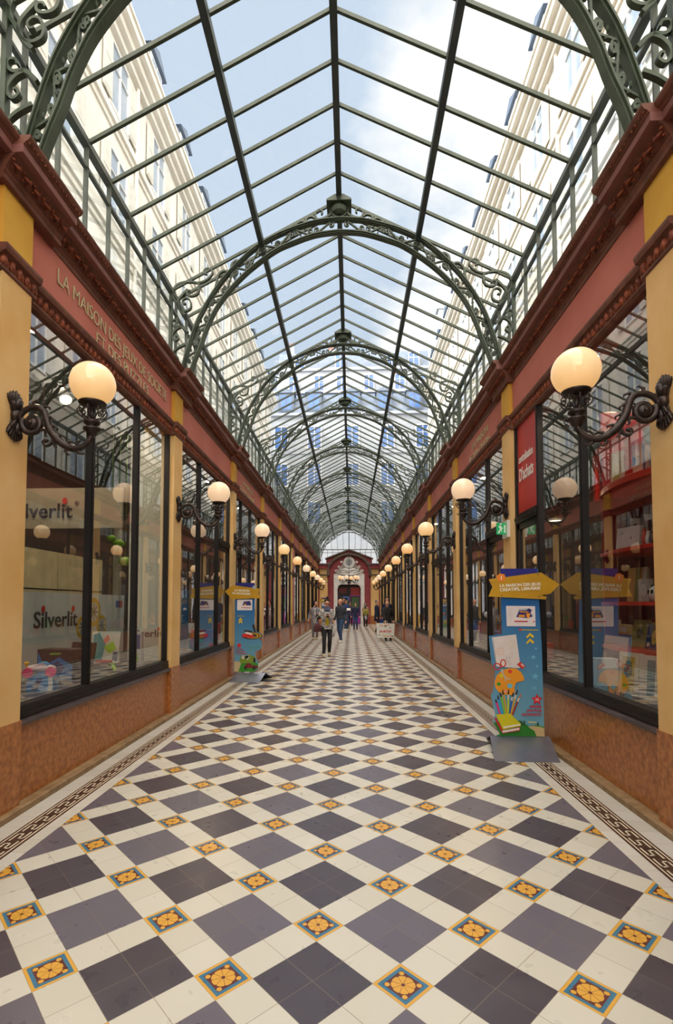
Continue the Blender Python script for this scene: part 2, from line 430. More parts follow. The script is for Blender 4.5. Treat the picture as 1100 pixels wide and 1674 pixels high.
    cn.build('cornice', [BROWN, BROWN, CORONA], W); lf.build('carved_leaves', CARVE, W, smooth=True)
    return W
WL, WR = wall_side(-1), wall_side(1)

# low lead roofs over the shops and the shop interiors behind the glass
for s, nm in ((-1, 'left'), (1, 'right')):
    r = MB(); sbox(r, s, 2.36, 6.7, YB, 41, 4.52, 4.60); ro = r.build('ceiling_'+nm, mat('lead_roof', (120, 126, 130), .6)); tag(ro, kind='structure')
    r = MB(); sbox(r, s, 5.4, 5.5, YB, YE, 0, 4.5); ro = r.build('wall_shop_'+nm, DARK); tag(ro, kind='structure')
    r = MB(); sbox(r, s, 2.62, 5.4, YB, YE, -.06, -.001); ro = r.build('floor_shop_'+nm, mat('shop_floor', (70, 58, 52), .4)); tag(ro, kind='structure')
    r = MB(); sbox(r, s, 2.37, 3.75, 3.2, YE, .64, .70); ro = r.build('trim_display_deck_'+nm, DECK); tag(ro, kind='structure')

# ------------------------------------------------------------------ shop windows
WIN = [0]
def shop_window(s, y0, y1, mulls, transom=None, panel=None):
    """y0..y1 opening; mulls: mullion centres; transom: (ya, yb, z) door-like part with a transom bar"""
    WIN[0] += 1
    R = empty('window_%d' % WIN[0], (C+s*2.30, y0, .64), kind='structure')
    ox, oy, oz = C+s*2.30, y0, .64
    def bx(mb, u0, u1, a, b, z0, z1): mb.box(*sorted((s*u0, s*u1)), a-oy, b-oy, z0-oz, z1-oz)
    f = MB()
    bx(f, -.05, .05, y0, y1, .645, .735); bx(f, -.035, .05, y0, y1, 3.79, 3.86)
    bx(f, -.03, -.055, y0, y1, .645, .685)
    for a, b in ((y0, y0+.045), (y1-.045, y1)): bx(f, -.03, .04, a, b, .735, 3.79)
    f.build('window_frame', FRAME, R)
    edges = [y0+.045]+[e for m_ in mulls for e in (m_-.02, m_+.02)]+[y1-.045]
    for m_ in mulls:
        q = MB(); bx(q, -.03, .035, m_-.025, m_+.025, .735, 3.79); bx(q, -.038, -.03, m_-.012, m_+.012, .735, 3.79); q.build('mullion', FRAME, R)
    if transom:
        ya, yb, z = transom
        q = MB(); bx(q, -.05, .05, ya, yb, z-.055, z+.055); bx(q, -.06, -.05, ya, yb, z-.02, z+.02)
        for a, b in ((ya, ya+.07), (yb-.07, yb)): bx(q, -.02, .04, a, b, .735, z)
        bx(q, -.02, .04, ya, yb, z-.13, z-.055)
        q.build('transom', FRAME, R)
    for i in range(0, len(edges), 2):
        a, b = edges[i]-.01, edges[i+1]+.01
        g = MB(); x = 0.0
        g.add([(x, a-oy, .73-oz), (x, b-oy, .73-oz), (x, b-oy, 3.80-oz), (x, a-oy, 3.80-oz)], [(0, 1, 2, 3)])
        g.build('pane', G_SHOP, R)
    if panel:
        ya, yb, z0, z1 = panel
        q = MB(); bx(q, -.006, .004, ya, yb, z0, z1); q.build('red_film_panel', mat('red_film', (186, 34, 34), .45, rgb2=(168, 26, 28), scale=2), R)
    return R
for s in (-1, 1):
    for i in range(len(PIL)-1):
        y0, y1 = PIL[i]+.16, PIL[i+1]-.16
        w_ = y1-y0
        if i < 2: mu, tr, pa = [y0+w_*.33, y0+w_*.67], None, None
        elif s < 0:
            mu = {3: [4.64, 5.66], 4: [8.05, 9.18], 5: [11.15, 12.2]}.get(i, [y0+w_*.36, y0+w_*.68])
            tr = {4: (9.2, y1-.06, 2.62), 5: (y0+.06, 11.1, 2.62)}.get(i); pa = None
            if i == 8: mu = [y0+.85, y0+w_*.66]
        else:
            mu = {3: [4.78, 5.86], 4: [8.05, 9.3]}.get(i, [y0+w_*.33, y0+w_*.64])
            tr = {3: (5.88, y1-.06, 2.55), 4: (y0+.06, 8.02, 2.55), 5: (y0+w_*.64, y1-.06, 2.55)}.get(i)
            pa = (5.90, y1-.07, 2.62, 3.79) if i == 3 else None
        R = shop_window(s, y0, y1, mu, tr, pa)
        if s > 0 and i == 3:
            xx = -.008*s
            text('centralisation', .15, (xx, 6.55-y0, 3.26-.64), (0, -1, .0), (0, 0, 1), WHITE, 'film_lettering', R, .001, sx=.62, bold=.002)
            text("D'achats", .225, (xx, 6.55-y0, 3.03-.64), (0, -1, .0), (0, 0, 1), WHITE, 'film_lettering', R, .001, sx=.66, bold=.004)
# the solid pink pier on the left after the fifth pilaster
pp = MB(); sbox(pp, -1, 2.235, 2.4, PIL[8]+.16, PIL[8]+.98, .6, 3.75); pp.mi = 1; sbox(pp, -1, 2.225, 2.4, PIL[8]+.16, PIL[8]+.98, .046, .6)
tag(pp.build('wall_pier', [PINK, MARB]), kind='structure')

# ------------------------------------------------------------------ glass roof and clerestory
EAVE_U, EAVE_Z, RIDGE_Z, FOOT_Z = 2.35, 5.88, 7.09, 4.652
PURL_U = 1.075
def roof_z(u): return RIDGE_Z-(RIDGE_Z-EAVE_Z)*u/EAVE_U
ROOF = empty('ceiling', (C, 0, 0), kind='structure')
YR = 37.6
rb = MB(); rb.box(-.036, .036, YB, YR, RIDGE_Z-.075, RIDGE_Z+.03); rb.build('ridge_beam', IRON2, ROOF)
for s in (-1, 1):
    p = MB(); z = roof_z(PURL_U); p.box(s*PURL_U-.034, s*PURL_U+.034, YB, YR+1.2, z-.10, z-.01); p.build('purlin', IRON2, ROOF)
    e = MB(); e.box(*sorted((s*(EAVE_U-.03), s*(EAVE_U+.04))), YB, 41, EAVE_Z-.05, EAVE_Z+.01); e.build('eave_rail', IRON2, ROOF)
def raf_positions():
    out = []
    for i in range(len(PIL)-1):
        a, b = PIL[i], PIL[i+1]
        n = max(6, round((b-a-.2)/.455))
        st = (b-a)/(n+.47)
        out += [a+.47*st+j*st for j in range(n)]
        if i >= 1: out.append(a)
    return sorted(out+[PIL[-1], PIL[-1]+.45, PIL[-1]+.9])
RAF = [y for y in raf_positions() if y > -4]
for y in RAF:
    b = MB(); w2 = .0145
    for s in (-1, 1):
        P = [(0, RIDGE_Z-.005), (EAVE_U, EAVE_Z-.005), (EAVE_U, EAVE_Z-.045), (0, RIDGE_Z-.045)]
        b.prism([(s*u, z) for u, z in P], (0, y-w2, 0), (1, 0, 0), (0, 0, 1), (0, 2*w2, 0))
    b.build('rafter', IRON, ROOF)
for i in range(len(PIL)-1):
    for s in (-1, 1):
        g = MB(); a, b = PIL[i], PIL[i+1]
        g.add([(0, a, RIDGE_Z), (0, b, RIDGE_Z), (s*EAVE_U, b, EAVE_Z), (s*EAVE_U, a, EAVE_Z)], [(0, 1, 2, 3)])
        g.build('roof_pane', G_ROOF, ROOF)
# hipped end of the roof
hp = MB(); HY = 41.0
for s in (-1, 1):
    hp.tube([(0, YR, RIDGE_Z), (s*EAVE_U, HY, EAVE_Z)], .022, 6)
    for u in (.47, .94, 1.41, 1.88):
        t = u/EAVE_U; yy = YR+(HY-YR)*t; zz = RIDGE_Z-(RIDGE_Z-EAVE_Z)*t
        hp.tube([(s*u, yy, zz), (s*u, HY, EAVE_Z)], .014, 5); hp.tube([(s*u, yy, zz), (s*EAVE_U, yy, EAVE_Z)], .014, 5)
hp.tube([(0, YR, RIDGE_Z), (0, HY, EAVE_Z)], .018, 6)
hp.build('hip_bars', IRON, ROOF)
g = MB(); g.add([(0, YR, RIDGE_Z), (-EAVE_U, HY, EAVE_Z), (EAVE_U, HY, EAVE_Z), (-EAVE_U, PIL[-1], EAVE_Z), (0, PIL[-1], RIDGE_Z), (EAVE_U, PIL[-1], EAVE_Z)], [(0, 1, 2), (4, 3, 1, 0), (4, 0, 2, 5)])
g.build('roof_pane', G_ROOF, ROOF)
es = MB(); es.box(-EAVE_U, EAVE_U, HY-.03, HY+.03, EAVE_Z-.05, EAVE_Z+.01); es.box(-EAVE_U, EAVE_U, HY-.02, HY+.02, EAVE_Z-.27, EAVE_Z-.24)
for j in range(-5, 6): es.box(j*.44-.015, j*.44+.015, HY-.02, HY+.02, 4.2, EAVE_Z)
es.build('gable_screen', IRON, ROOF)
CLER = mat('grey_clerestory_bars', (108, 114, 104), .5, rgb2=(88, 94, 88), scale=5)
# vertical side lights between cornice and eave, one window per bay
for s in (-1, 1):
    for i in range(len(PIL)):
        y0 = PIL[i]; y1 = PIL[i+1] if i < len(PIL)-1 else HY
        if y1 < 0: continue
        WIN[0] += 1
        R = empty('window_%d' % WIN[0], (C+s*EAVE_U, y0, FOOT_Z), kind='structure')
        h = EAVE_Z-.04-FOOT_Z
        f = MB(); L_ = y1-y0
        f.box(-.03, .03, 0, L_, 0, .05); f.box(-.02, .02, 0, L_, h-.235, h-.205); f.box(-.035, .035, 0, L_, h-.02, h+.03)
        f.build('window_frame', CLER, R)
        for y in RAF+[PIL[-1]+1.4+.455*k_ for k_ in range(8)]:
            if y0-.001 <= y < y1-.001:
                q = MB(); q.box(-.02, .02, y-y0-.012, y-y0+.012, .05, h); q.build('mullion', CLER, R)
        g = MB(); g.add([(0, 0, .02), (0, L_, .02), (0, L_, h), (0, 0, h)], [(0, 1, 2, 3)]); g.build('pane', G_SIDE, R)

# ------------------------------------------------------------------ iron arches
def arch_parts():
    inn = [(2.215, 4.652), (2.003, 4.83), (1.916, 5.05), (1.84, 5.275), (1.718, 5.545), (1.563, 5.77), (1.384, 5.97), (1.183, 6.15), (.892, 6.36), (.669, 6.46), (.334, 6.57), (0, 6.605)]
    inn[0] = (2.06, 4.652)
    out = [(2.19, 4.652), (2.118, 4.92), (2.031, 5.21), (1.944, 5.44), (1.811, 5.69), (1.633, 5.955), (1.409, 6.20), (1.185, 6.40), (.938, 6.55), (.669, 6.66), (.334, 6.755), (0, 6.785)]
    I = cat_rom(inn, 5); O = cat_rom(out, 5)
    def mp(s): return lambda a, b, t: (s*a, t, b)
    parts = []
    for nm, P in (('inner_rib', I), ('outer_rib', O)):
        m_ = MB()
        full = [(-u, z) for u, z in P]+[(u, z) for u, z in P[-2::-1]]
        m_.bar(full, .042, .07, lambda a, b, t: (a, t, b))
        m_.bar(full, .014, .11, lambda a, b, t: (a, t, b))
        parts.append((nm, m_))
    sc = MB()
    def spiral(cx, cz, r, turns, a0, d, n=16):
        return [(cx+r*(1-.82*i/n)*math.cos(a0+d*2*PI*turns*i/n), cz+r*(1-.82*i/n)*math.sin(a0+d*2*PI*turns*i/n)) for i in range(n+1)]
    curves = [
        [(2.14, 5.5), (2.22, 5.58), (2.27, 5.68), (2.325, 5.77), (2.31, 5.86), (2.26, 5.93), (2.16, 5.965), (2.04, 5.965), (1.96, 5.95), (1.86, 5.98), (1.78, 6.05), (1.765, 6.11), (1.82, 6.15), (1.875, 6.135), (1.88, 6.085), (1.84, 6.07)],
        [(1.96, 5.95), (1.95, 5.87), (1.98, 5.79), (2.06, 5.765), (2.115, 5.79), (2.11, 5.84), (2.07, 5.84), (2.05, 5.81)],
        [(2.11, 5.86), (2.17, 5.80), (2.235, 5.72), (2.25, 5.64), (2.22, 5.58), (2.15, 5.55), (2.075, 5.58), (2.06, 5.65), (2.09, 5.72), (2.14, 5.735), (2.18, 5.70), (2.17, 5.655), (2.13, 5.66)],
        [(2.10, 5.25), (2.16, 5.31), (2.22, 5.335), (2.285, 5.335), (2.325, 5.38), (2.315, 5.425), (2.265, 5.425), (2.25, 5.385)],
        [(2.20, 5.33), (2.26, 5.30), (2.31, 5.24), (2.32, 5.18), (2.28, 5.13), (2.235, 5.16), (2.25, 5.20), (2.275, 5.195)],
        [(2.13, 5.08), (2.18, 5.06), (2.25, 5.02), (2.31, 4.96), (2.31, 4.88), (2.26, 4.85), (2.235, 4.89), (2.26, 4.92)],
        [(1.72, 5.86), (1.70, 5.95), (1.69, 6.03), (1.63, 6.10), (1.56, 6.10), (1.555, 6.04), (1.60, 6.03)],
        [(1.50, 6.12), (1.49, 6.20), (1.43, 6.25), (1.38, 6.235), (1.39, 6.20)],
        [(.10, 6.96), (.115, 6.87), (.19, 6.815), (.28, 6.79), (.32, 6.82), (.325, 6.885), (.275, 6.93), (.23, 6.90), (.245, 6.865)],
        [(.325, 6.81), (.37, 6.84), (.43, 6.83), (.46, 6.79), (.43, 6.76), (.40, 6.78)],
        [(.46, 6.76), (.52, 6.78), (.58, 6.75), (.60, 6.71), (.57, 6.69)],
    ]
    for cv in curves:
        for s in (-1, 1): sc.bar(cat_rom(cv, 4), .030, .040, mp(s), taper=True)
    # half ring under the apex box
    sc.bar([(.125*math.cos(a), 6.955-.14*math.sin(a)) for a in [PI*i/14 for i in range(15)]], .022, .04, mp(1))
    # S scrolls running between the two ribs
    ts = [.04, .115, .19, .265, .34, .415, .49, .565, .64, .715, .79, .865, .94]
    def at(P, t):
        f = t*(len(P)-1); i = min(int(f), len(P)-2); r = f-i
        return Vector((P[i][0]*(1-r)+P[i+1][0]*r, P[i][1]*(1-r)+P[i+1][1]*r))
    for k_, t in enumerate(ts):
        a, b = at(I, t), at(O, t); cen = (a+b)/2; nrm = (b-a); g = nrm.length; nrm.normalize(); tg = (at(I, min(1, t+.03))-at(I, t-.03)).normalized()
        h = g*.40; sg = 1 if k_ % 2 else -1
        pts = []
        L2 = .10
        for q in spiral(-L2, h*.30*sg, h*.62, 1.15, sg*PI/2, sg, 12)[::-1]: pts.append(q)
        for q in spiral(L2, -h*.30*sg, h*.62, 1.15, -sg*PI/2, sg, 12): pts.append(q)
        for s in (-1, 1):
            sc.bar([tuple(cen+tg*x+nrm*z) for x, z in pts], .016, .03, mp(s))
            for e in (-1, 0, 1):
                c3 = cen+tg*(L2*.95*e)+nrm*(0)
                sc.ell((s*c3.x, 0, c3.y), (.022, .02, .016), 5, 4)
            for e in (-.6, .6):
                c3 = cen+tg*(.05*e)+nrm*(g*.22*(1 if e > 0 else -1))
                sc.ell((s*c3.x, .0, c3.y), (.012, .02, .03), 4, 3)
    parts.append(('scrollwork', sc))
    ab = MB()
    ab.prism([(-.17, 6.955), (.17, 6.955), (.17, 6.975), (.06, 7.04), (-.06, 7.04), (-.17, 6.975)], (0, -.14, 0), (1, 0, 0), (0, 0, 1), (0, .28, 0))
    ab.lathe([(.0, 6.83), (.05, 6.835), (.10, 6.87), (.115, 6.92), (.10, 6.955)], (0, 0, 0), 14)
    for j in range(-3, 4): ab.ell((j*.045, 0, 6.76-.0), (.016, .03, .018), 5, 4)
    parts.append(('apex_bracket', ab))
    for s in (-1, 1):
        ps = MB(); ps.box(*sorted((s*2.325, s*2.365)), -.03, .03, FOOT_Z, EAVE_Z-.02)
        ps.box(*sorted((s*2.02, s*2.33)), -.05, .05, FOOT_Z-.002, FOOT_Z+.018)
        parts.append(('post', ps))
    return parts
ords = {3: 'nearest green iron arch, its scrolled feet at the top corners of the photo', 4: 'first green iron arch seen whole, highest in the photo', 5: 'second whole green iron arch along the glass roof', 6: 'third whole green iron arch along the glass roof',
        7: 'fourth whole green iron arch along the glass roof', 8: 'fifth whole green iron arch, small in the distance', 9: 'sixth whole green iron arch, small in the distance', 10: 'seventh whole green iron arch, far down the passage',
        11: 'eighth whole green iron arch, far down the passage', 12: 'last but one green iron arch before the far facade', 13: 'last green iron arch, framing the far red and white doorway'}
proto = None
for i in range(3, len(PIL)):
    if proto is None:
        proto = empty('iron_arch', (C, PIL[i], 0)); o = proto
        for nm, mb_ in arch_parts(): mb_.build(nm, IRON, proto, smooth=(False))
    else:
        o = copy_tree(proto); o.location = (C, PIL[i], 0)
    tag(o, ords[i], 'arch', 'iron arches under the glass roof')

# ------------------------------------------------------------------ wall lamps
def globe_mat(name, rgb, es):
    m = bpy.data.materials.new(name); m.use_nodes = True; t = m.node_tree; b = t.nodes['Principled BSDF']; L = t.links
    b.inputs['Base Color'].default_value = srgb(200, 172, 134); b.inputs['Roughness'].default_value = .12
    # the lamp sits low in the opal globe, so the glass glows more warmly towards the bottom
    tx = t.nodes.new('ShaderNodeTexCoord'); s = t.nodes.new('ShaderNodeSeparateXYZ'); L.new(tx.outputs['Object'], s.inputs[0])
    r = t.nodes.new('ShaderNodeMapRange'); r.inputs['From Min'].default_value = -.15; r.inputs['From Max'].default_value = .15; L.new(s.outputs[2], r.inputs[0])
    q = t.nodes.new('ShaderNodeMix'); q.data_type = 'RGBA'; L.new(r.outputs[0], q.inputs['Factor'])
    c = srgb(*rgb); q.inputs['A'].default_value = c; q.inputs['B'].default_value = tuple(.55*v+.45*w_ for v, w_ in zip(c[:3], (1, .86, .72)))+(1,)
    L.new(q.outputs['Result'], b.inputs['Emission Color']); b.inputs['Emission Strength'].default_value = es
    return m
GL_W = globe_mat('opal_globe_warm', (250, 190, 112), .50)
GL_O = globe_mat('opal_globe_orange', (250, 176, 90), .52)
GL_P = globe_mat('opal_globe_pale', (248, 206, 166), .46)
def lamp_parts(root, gm):
    bp = MB()
    for k in range(-3, 4):
        for sg in (1, -1):
            a = k*.20
            q = Quaternion((1, 0, 0), -a*sg)
            bp.ell((.016-abs(k)*.002, math.sin(a)*.085, .02+sg*(.030+math.cos(a)*.075)), (.020, .017, .082-.008*abs(k)), 6, 6, q)
            bp.ell((.024, math.sin(a)*.06, .02+sg*(.015+math.cos(a)*.045)), (.020, .012, .05), 6, 5, q)
    for sg in (1, -1): bp.ell((.008, 0, .02+sg*.085), (.014, .055, .085), 12, 8)
    bp.ell((.022, 0, .02), (.035, .05, .05), 10, 8); bp.ell((.030, 0, .105), (.03, .03, .045), 8, 6); bp.ell((.030, 0, -.065), (.03, .03, .045), 8, 6)
    bp.ell((.045, 0, .125), (.016, .010, .010), 6, 4)
    bp.build('back_plate', CAST, root, True)
    ar = MB()
    P = cat_rom([(.035, 0, -.01), (.065, 0, .045), (.12, 0, .078), (.18, 0, .078), (.222, 0, .045), (.243, 0, -.01), (.262, 0, -.065), (.30, 0, -.125), (.355, 0, -.178), (.42, 0, -.212), (.48, 0, -.212), (.53, 0, -.185), (.558, 0, -.15), (.568, 0, -.115)], 4)
    R = [.019+.009*math.sin(PI*i/(len(P)-1))**2 for i in range(len(P))]
    ar.tube(P, R, 10)
    for i in (10, 15, 20, 25, 30, 35, 40):     # curling leaves along the arm
        p = Vector(P[i]); d = (Vector(P[i+1])-Vector(P[i-1])).normalized()
        n = Vector((d.z, 0, -d.x)); 
        for sg in ((-1,) if i < 16 else (1, -1)):
            ar.tube([p-n*.01*sg, p+n*.034*sg-d*.012, p+n*.050*sg+d*.018, p+n*.040*sg+d*.034], [.013, .012, .008, .002], 6)
    ar.build('arm', CAST, root, True)
    vo = MB()
    sp_ = [(.138+.078*(1-i/42)*math.cos(2.6+i*.32), 0, -.034+.078*(1-i/42)*math.sin(2.6+i*.32)) for i in range(36)]
    vo.tube(sp_, [.024-.012*i/36 for i in range(36)], 8); vo.ell((.140, 0, -.034), (.045, .032, .045), 12, 8); vo.ell((.140, -.03, -.034), (.016, .012, .016), 8, 6); vo.ell((.140, .03, -.034), (.016, .012, .016), 8, 6)
    vo.tube(cat_rom([(.18, 0, -.085), (.225, 0, -.078), (.262, 0, -.092), (.286, 0, -.13), (.276, 0, -.176), (.243, 0, -.193), (.222, 0, -.172), (.236, 0, -.152), (.25, 0, -.162)], 4), [.012]*24+[.014]*9, 7)
    vo.build('volute', CAST, root, True)
    cu = MB()
    cu.lathe([(.0, -.135), (.028, -.13), (.040, -.10), (.058, -.088), (.060, -.076), (.034, -.066), (.026, -.058), (.050, -.046), (.056, -.034), (.050, -.022), (.020, -.010), (.014, .03), (.016, .07), (.06, .080), (.088, .092), (.094, .104), (.09, .108), (.0, .108)], (.568, 0, 0), 20)
    cu.tube([(.62, 0, -.085), (.645, 0, -.09), (.65, 0, -.078)], .006, 6)
    cu.build('globe_cup', CAST, root, True)
    bk = MB()
    for j in range(9):
        a = 2*PI*j/9
        def at(r, z): return (.568+r*math.cos(a), r*math.sin(a), z)
        bk.tube([at(*q) for q in cat_rom([(.022, -.012), (.055, -.004), (.088, .018), (.098, .05), (.082, .066), (.066, .052), (.072, .036), (.082, .040)], 3)], .0048, 4)
    bk.build('scroll_basket', CAST, root, True)
    g = MB(); g.ell((0, 0, 0), (.153, .153, .150), 28, 18); g.build('globe', gm, root, True, (.568, 0, .238))
lz = [3.005, 2.985, 2.955, 2.93, 2.915, 2.90, 2.885, 2.88, 2.87, 2.86]
LT = {-1: ['nearest globe lamp on the left wall, beside the large toy shop window', 'second globe lamp on the left wall, just before the blue standing sign', 'third globe lamp on the left wall, above the left standing sign', 'fourth globe lamp along the left wall', 'fifth globe lamp along the left wall, the last before the narrow pink pier', 'sixth globe lamp along the left wall, just past the pink pier', 'seventh small globe lamp in the distance on the left wall', 'eighth small globe lamp in the distance on the left wall', 'ninth tiny globe lamp, last but one on the left wall', 'tenth tiny globe lamp, farthest on the left wall'],
      1: ['nearest globe lamp on the right wall, in front of the bookshop window', 'second globe lamp on the right wall, on the pilaster with the green exit sign', 'third globe lamp along the right wall', 'fourth globe lamp along the right wall', 'fifth globe lamp along the right wall', 'sixth globe lamp along the right wall', 'seventh small globe lamp in the distance on the right wall', 'eighth small globe lamp in the distance on the right wall', 'ninth tiny globe lamp, last but one on the right wall', 'tenth tiny globe lamp, farthest on the right wall']}
base = {}
for s in (-1, 1):
    for k in range(10):
        i = k+3
        gm = GL_W if (k+(s > 0)) % 3 == 0 else (GL_P if k in (1, 2, 5, 7) else GL_O)
        if k == 0: gm = GL_W
        if gm.name not in base:
            o = empty('wall_lamp'); lamp_parts(o, gm); base[gm.name] = o
        else: o = copy_tree(base[gm.name])
        o.location = (C+s*2.21, PIL[i]+(0 if s < 0 else -.02), lz[k]-.228); o.rotation_euler = (0, 0, 0 if s < 0 else PI)
        tag(o, 'bronze '+LT[s][k], 'wall lamp', 'globe lamps along both walls')

# ------------------------------------------------------------------ the far facade
FY = YE
def zf(p): return p
WB = empty('wall_back', (C, FY, 0), kind='structure')
CRIM = mat('crimson_paint', (150, 62, 66), .7, rgb2=(132, 52, 58), scale=2)
STONE = mat('grey_white_stone', (232, 226, 222), .7, rgb2=(212, 206, 202), scale=5, bump=.1, bscale=30)
SLATE = mat('slate_weathering', (110, 108, 112), .6, rgb2=(86, 86, 88), scale=6)
OLIVE = mat('olive_moulding', (92, 74, 58), .6, rgb2=(70, 56, 46), scale=8)
def arc(r, cz, a0, a1, n=20, cx=0.0, k=.87): return [(cx+r*math.cos(a0+(a1-a0)*i/n), cz+k*r*math.sin(a0+(a1-a0)*i/n)) for i in range(n+1)]
U, Vv = (1, 0, 0), (0, 0, 1)
w_ = MB()      # wall with the doorway left open: two jambs and the part above the opening
opening = [(-.87, 0), (-.87, 2.62), (-.80, 2.84), (-.62, 2.95), (.62, 2.95), (.80, 2.84), (.87, 2.62), (.87, 0)]
w_.prism([(-2.5, 0), (-2.5, 4.35), (-1.55, 4.35)]+arc(1.55, 3.85, PI*.92, PI*.08)+[(1.55, 4.35), (2.5, 4.35), (2.5, 0)]+opening[::-1], (0, 0, 0), U, Vv, (0, .35, 0))
w_.build('facade_wall', CRIM, WB)
y_ = MB()
for s in (-1, 1):
    y_.box(*sorted((s*1.62, s*2.22)), -.08, 0, .62, 4.15)
    y_.mi = 1; y_.box(*sorted((s*1.58, s*2.22)), -.12, 0, 0, .62); y_.mi = 2; y_.box(*sorted((s*1.60, s*2.24)), -.12, 0, 3.63, 3.72); y_.mi = 0
y_.build('facade_pilasters', [YEL, MARB, OLIVE], WB)
e_ = MB()
for s in (-1, 1):
    e_.prism([(s*1.50, 4.15), (s*2.5, 4.15), (s*2.5, 4.46), (s*1.50, 4.46)], (0, -.22, 0), U, Vv, (0, .3, 0))
    e_.mi = 1; e_.prism([(s*1.42, 4.46), (s*2.5, 4.46), (s*2.5, 4.53), (s*1.42, 4.53)], (0, -.3, 0), U, Vv, (0, .5, 0)); e_.mi = 2
    e_.box(*sorted((s*1.48, s*1.66)), -.26, 0, 3.62, 4.15); e_.mi = 0
e_.build('facade_entablature', [CRIM, SLATE, OLIVE], WB)
h_ = MB()
h_.prism(arc(1.72, 3.82, PI*.90, PI*.10, 28)+arc(1.52, 3.82, PI*.10, PI*.90, 28), (0, -.25, 0), U, Vv, (0, .3, 0))
h_.mi = 1; h_.prism([(-1.72, 4.35), (-1.72, 4.85), (0, 5.50), (1.72, 4.85), (1.72, 4.35)]+arc(1.68, 3.82, PI*.15, PI*.85, 20), (0, -.12, 0), U, Vv, (0, .3, 0))
h_.mi = 0
for s in (-1, 1): h_.prism([(s*1.80, 4.83), (0, 5.52), (0, 5.62), (s*1.80, 4.93)], (0, -.26, 0), U, Vv, (0, .5, 0))
h_.build('arched_hood', [OLIVE, CRIM], WB)
d_ = MB()
d_.prism([(-1.15, 0), (-1.15, 3.72), (1.15, 3.72), (1.15, 0)]+opening[::-1], (0, -.06, 0), U, Vv, (0, .1, 0))
d_.prism([(-1.02, 0), (-1.02, 3.25), (-.86, 3.36), (.86, 3.36), (1.02, 3.25), (1.02, 0), (.90, 0), (.90, 2.64), (.83, 2.88), (.63, 2.99), (-.63, 2.99), (-.83, 2.88), (-.90, 2.64), (-.90, 0)], (0, -.10, 0), U, Vv, (0, .05, 0))
d_.build('door_surround', STONE, WB)
o_ = MB()
o_.prism([(-1.12, 3.70), (-1.08, 3.80), (-.92, 3.86), (-.82, 4.1), (-.62, 4.2), (-.55, 4.42), (-.40, 4.62), (.40, 4.62), (.55, 4.42), (.62, 4.2), (.82, 4.1), (.92, 3.86), (1.08, 3.80), (1.12, 3.70)], (0, -.07, 0), U, Vv, (0, .1, 0))
o_.prism(disc(0, 4.60, .43, 28, .47), (0, -.10, 0), U, Vv, (0, .12, 0))
for r in (.40, .30): o_.tube([(x, -.11, z) for x, z in disc(0, 4.60, r, 28)+[(r, 4.60)]], .032, 6)
for s in (-1, 1):
    for cx, cz, r in ((.56, 4.62, .10), (.74, 4.25, .12), (.95, 3.95, .13), (.60, 4.02, .10)):
        o_.tube([(s*(cx+r*(1-.7*i/14)*math.cos(i*.55)), -.10, cz+r*(1-.7*i/14)*math.sin(i*.55)) for i in range(15)], .03, 6)
    o_.tube([(s*x, -.11, z) for x, z in cat_rom([(.92, 3.92), (.70, 3.80), (.45, 3.72), (.2, 3.69), (0, 3.68)], 4)], .035, 6)
    o_.ell((s*.30, -.08, 4.08), (.22, .05, .10), 8, 6); o_.ell((s*.42, -.08, 3.90), (.16, .04, .08), 8, 6)
o_.ell((0, -.09, 3.98), (.16, .06, .16), 8, 6)
orn = o_.build('crest', STONE, WB, True)
c_ = MB(); c_.prism(disc(0, 4.60, .235, 28), (0, -.115, 0), U, Vv, (0, .02, 0)); c_.build('round_medallion', mat('medallion_glass', (112, 112, 116), .35, rgb2=(150, 150, 152), scale=8), WB)
# doorway closed by a shop front behind it
DR = empty('door_1', (C, FY+.28, 0), kind='structure')
q = MB(); q.box(-.87, .87, 0, .05, 0, 2.95); q.build('dark_opening', mat('door_dark', (34, 24, 28), .5), DR)
for (x0, x1, z0, z1, rgb) in ((-.80, .08, .1, 2.1, (46, 40, 52)), (.12, .80, .05, .95, (176, 40, 160)), (.12, .80, 2.15, 2.75, (150, 44, 44)), (-.8, -.2, 2.3, 2.72, (96, 34, 30)), (.20, .74, 1.10, 2.02, (70, 96, 60)), (-.62, -.10, 1.3, 1.95, (92, 104, 60)), (-.45, 0.0, 1.75, 2.05, (90, 120, 190)), (-.7, .0, .55, .95, (150, 150, 150))):
    q = MB(); q.box(x0, x1, -.02 if rgb[0] != 46 else -.008, -.001, z0, z1); q.build('poster_panel', flat(rgb), DR)
q = MB(); q.box(.08, .13, -.03, 0, 0, 2.2); q.box(.08, .84, -.03, 0, 2.08, 2.16); q.box(.79, .84, -.03, 0, 0, 2.2); q.build('door_frame', flat((150, 60, 140)), DR)
# the rest of the passage's shell: wall behind the viewer
wf = MB(); wf.box(-3, 3, YB-.2, YB, 0, 4.6); tag(wf.build('wall_front', YEL), kind='structure')

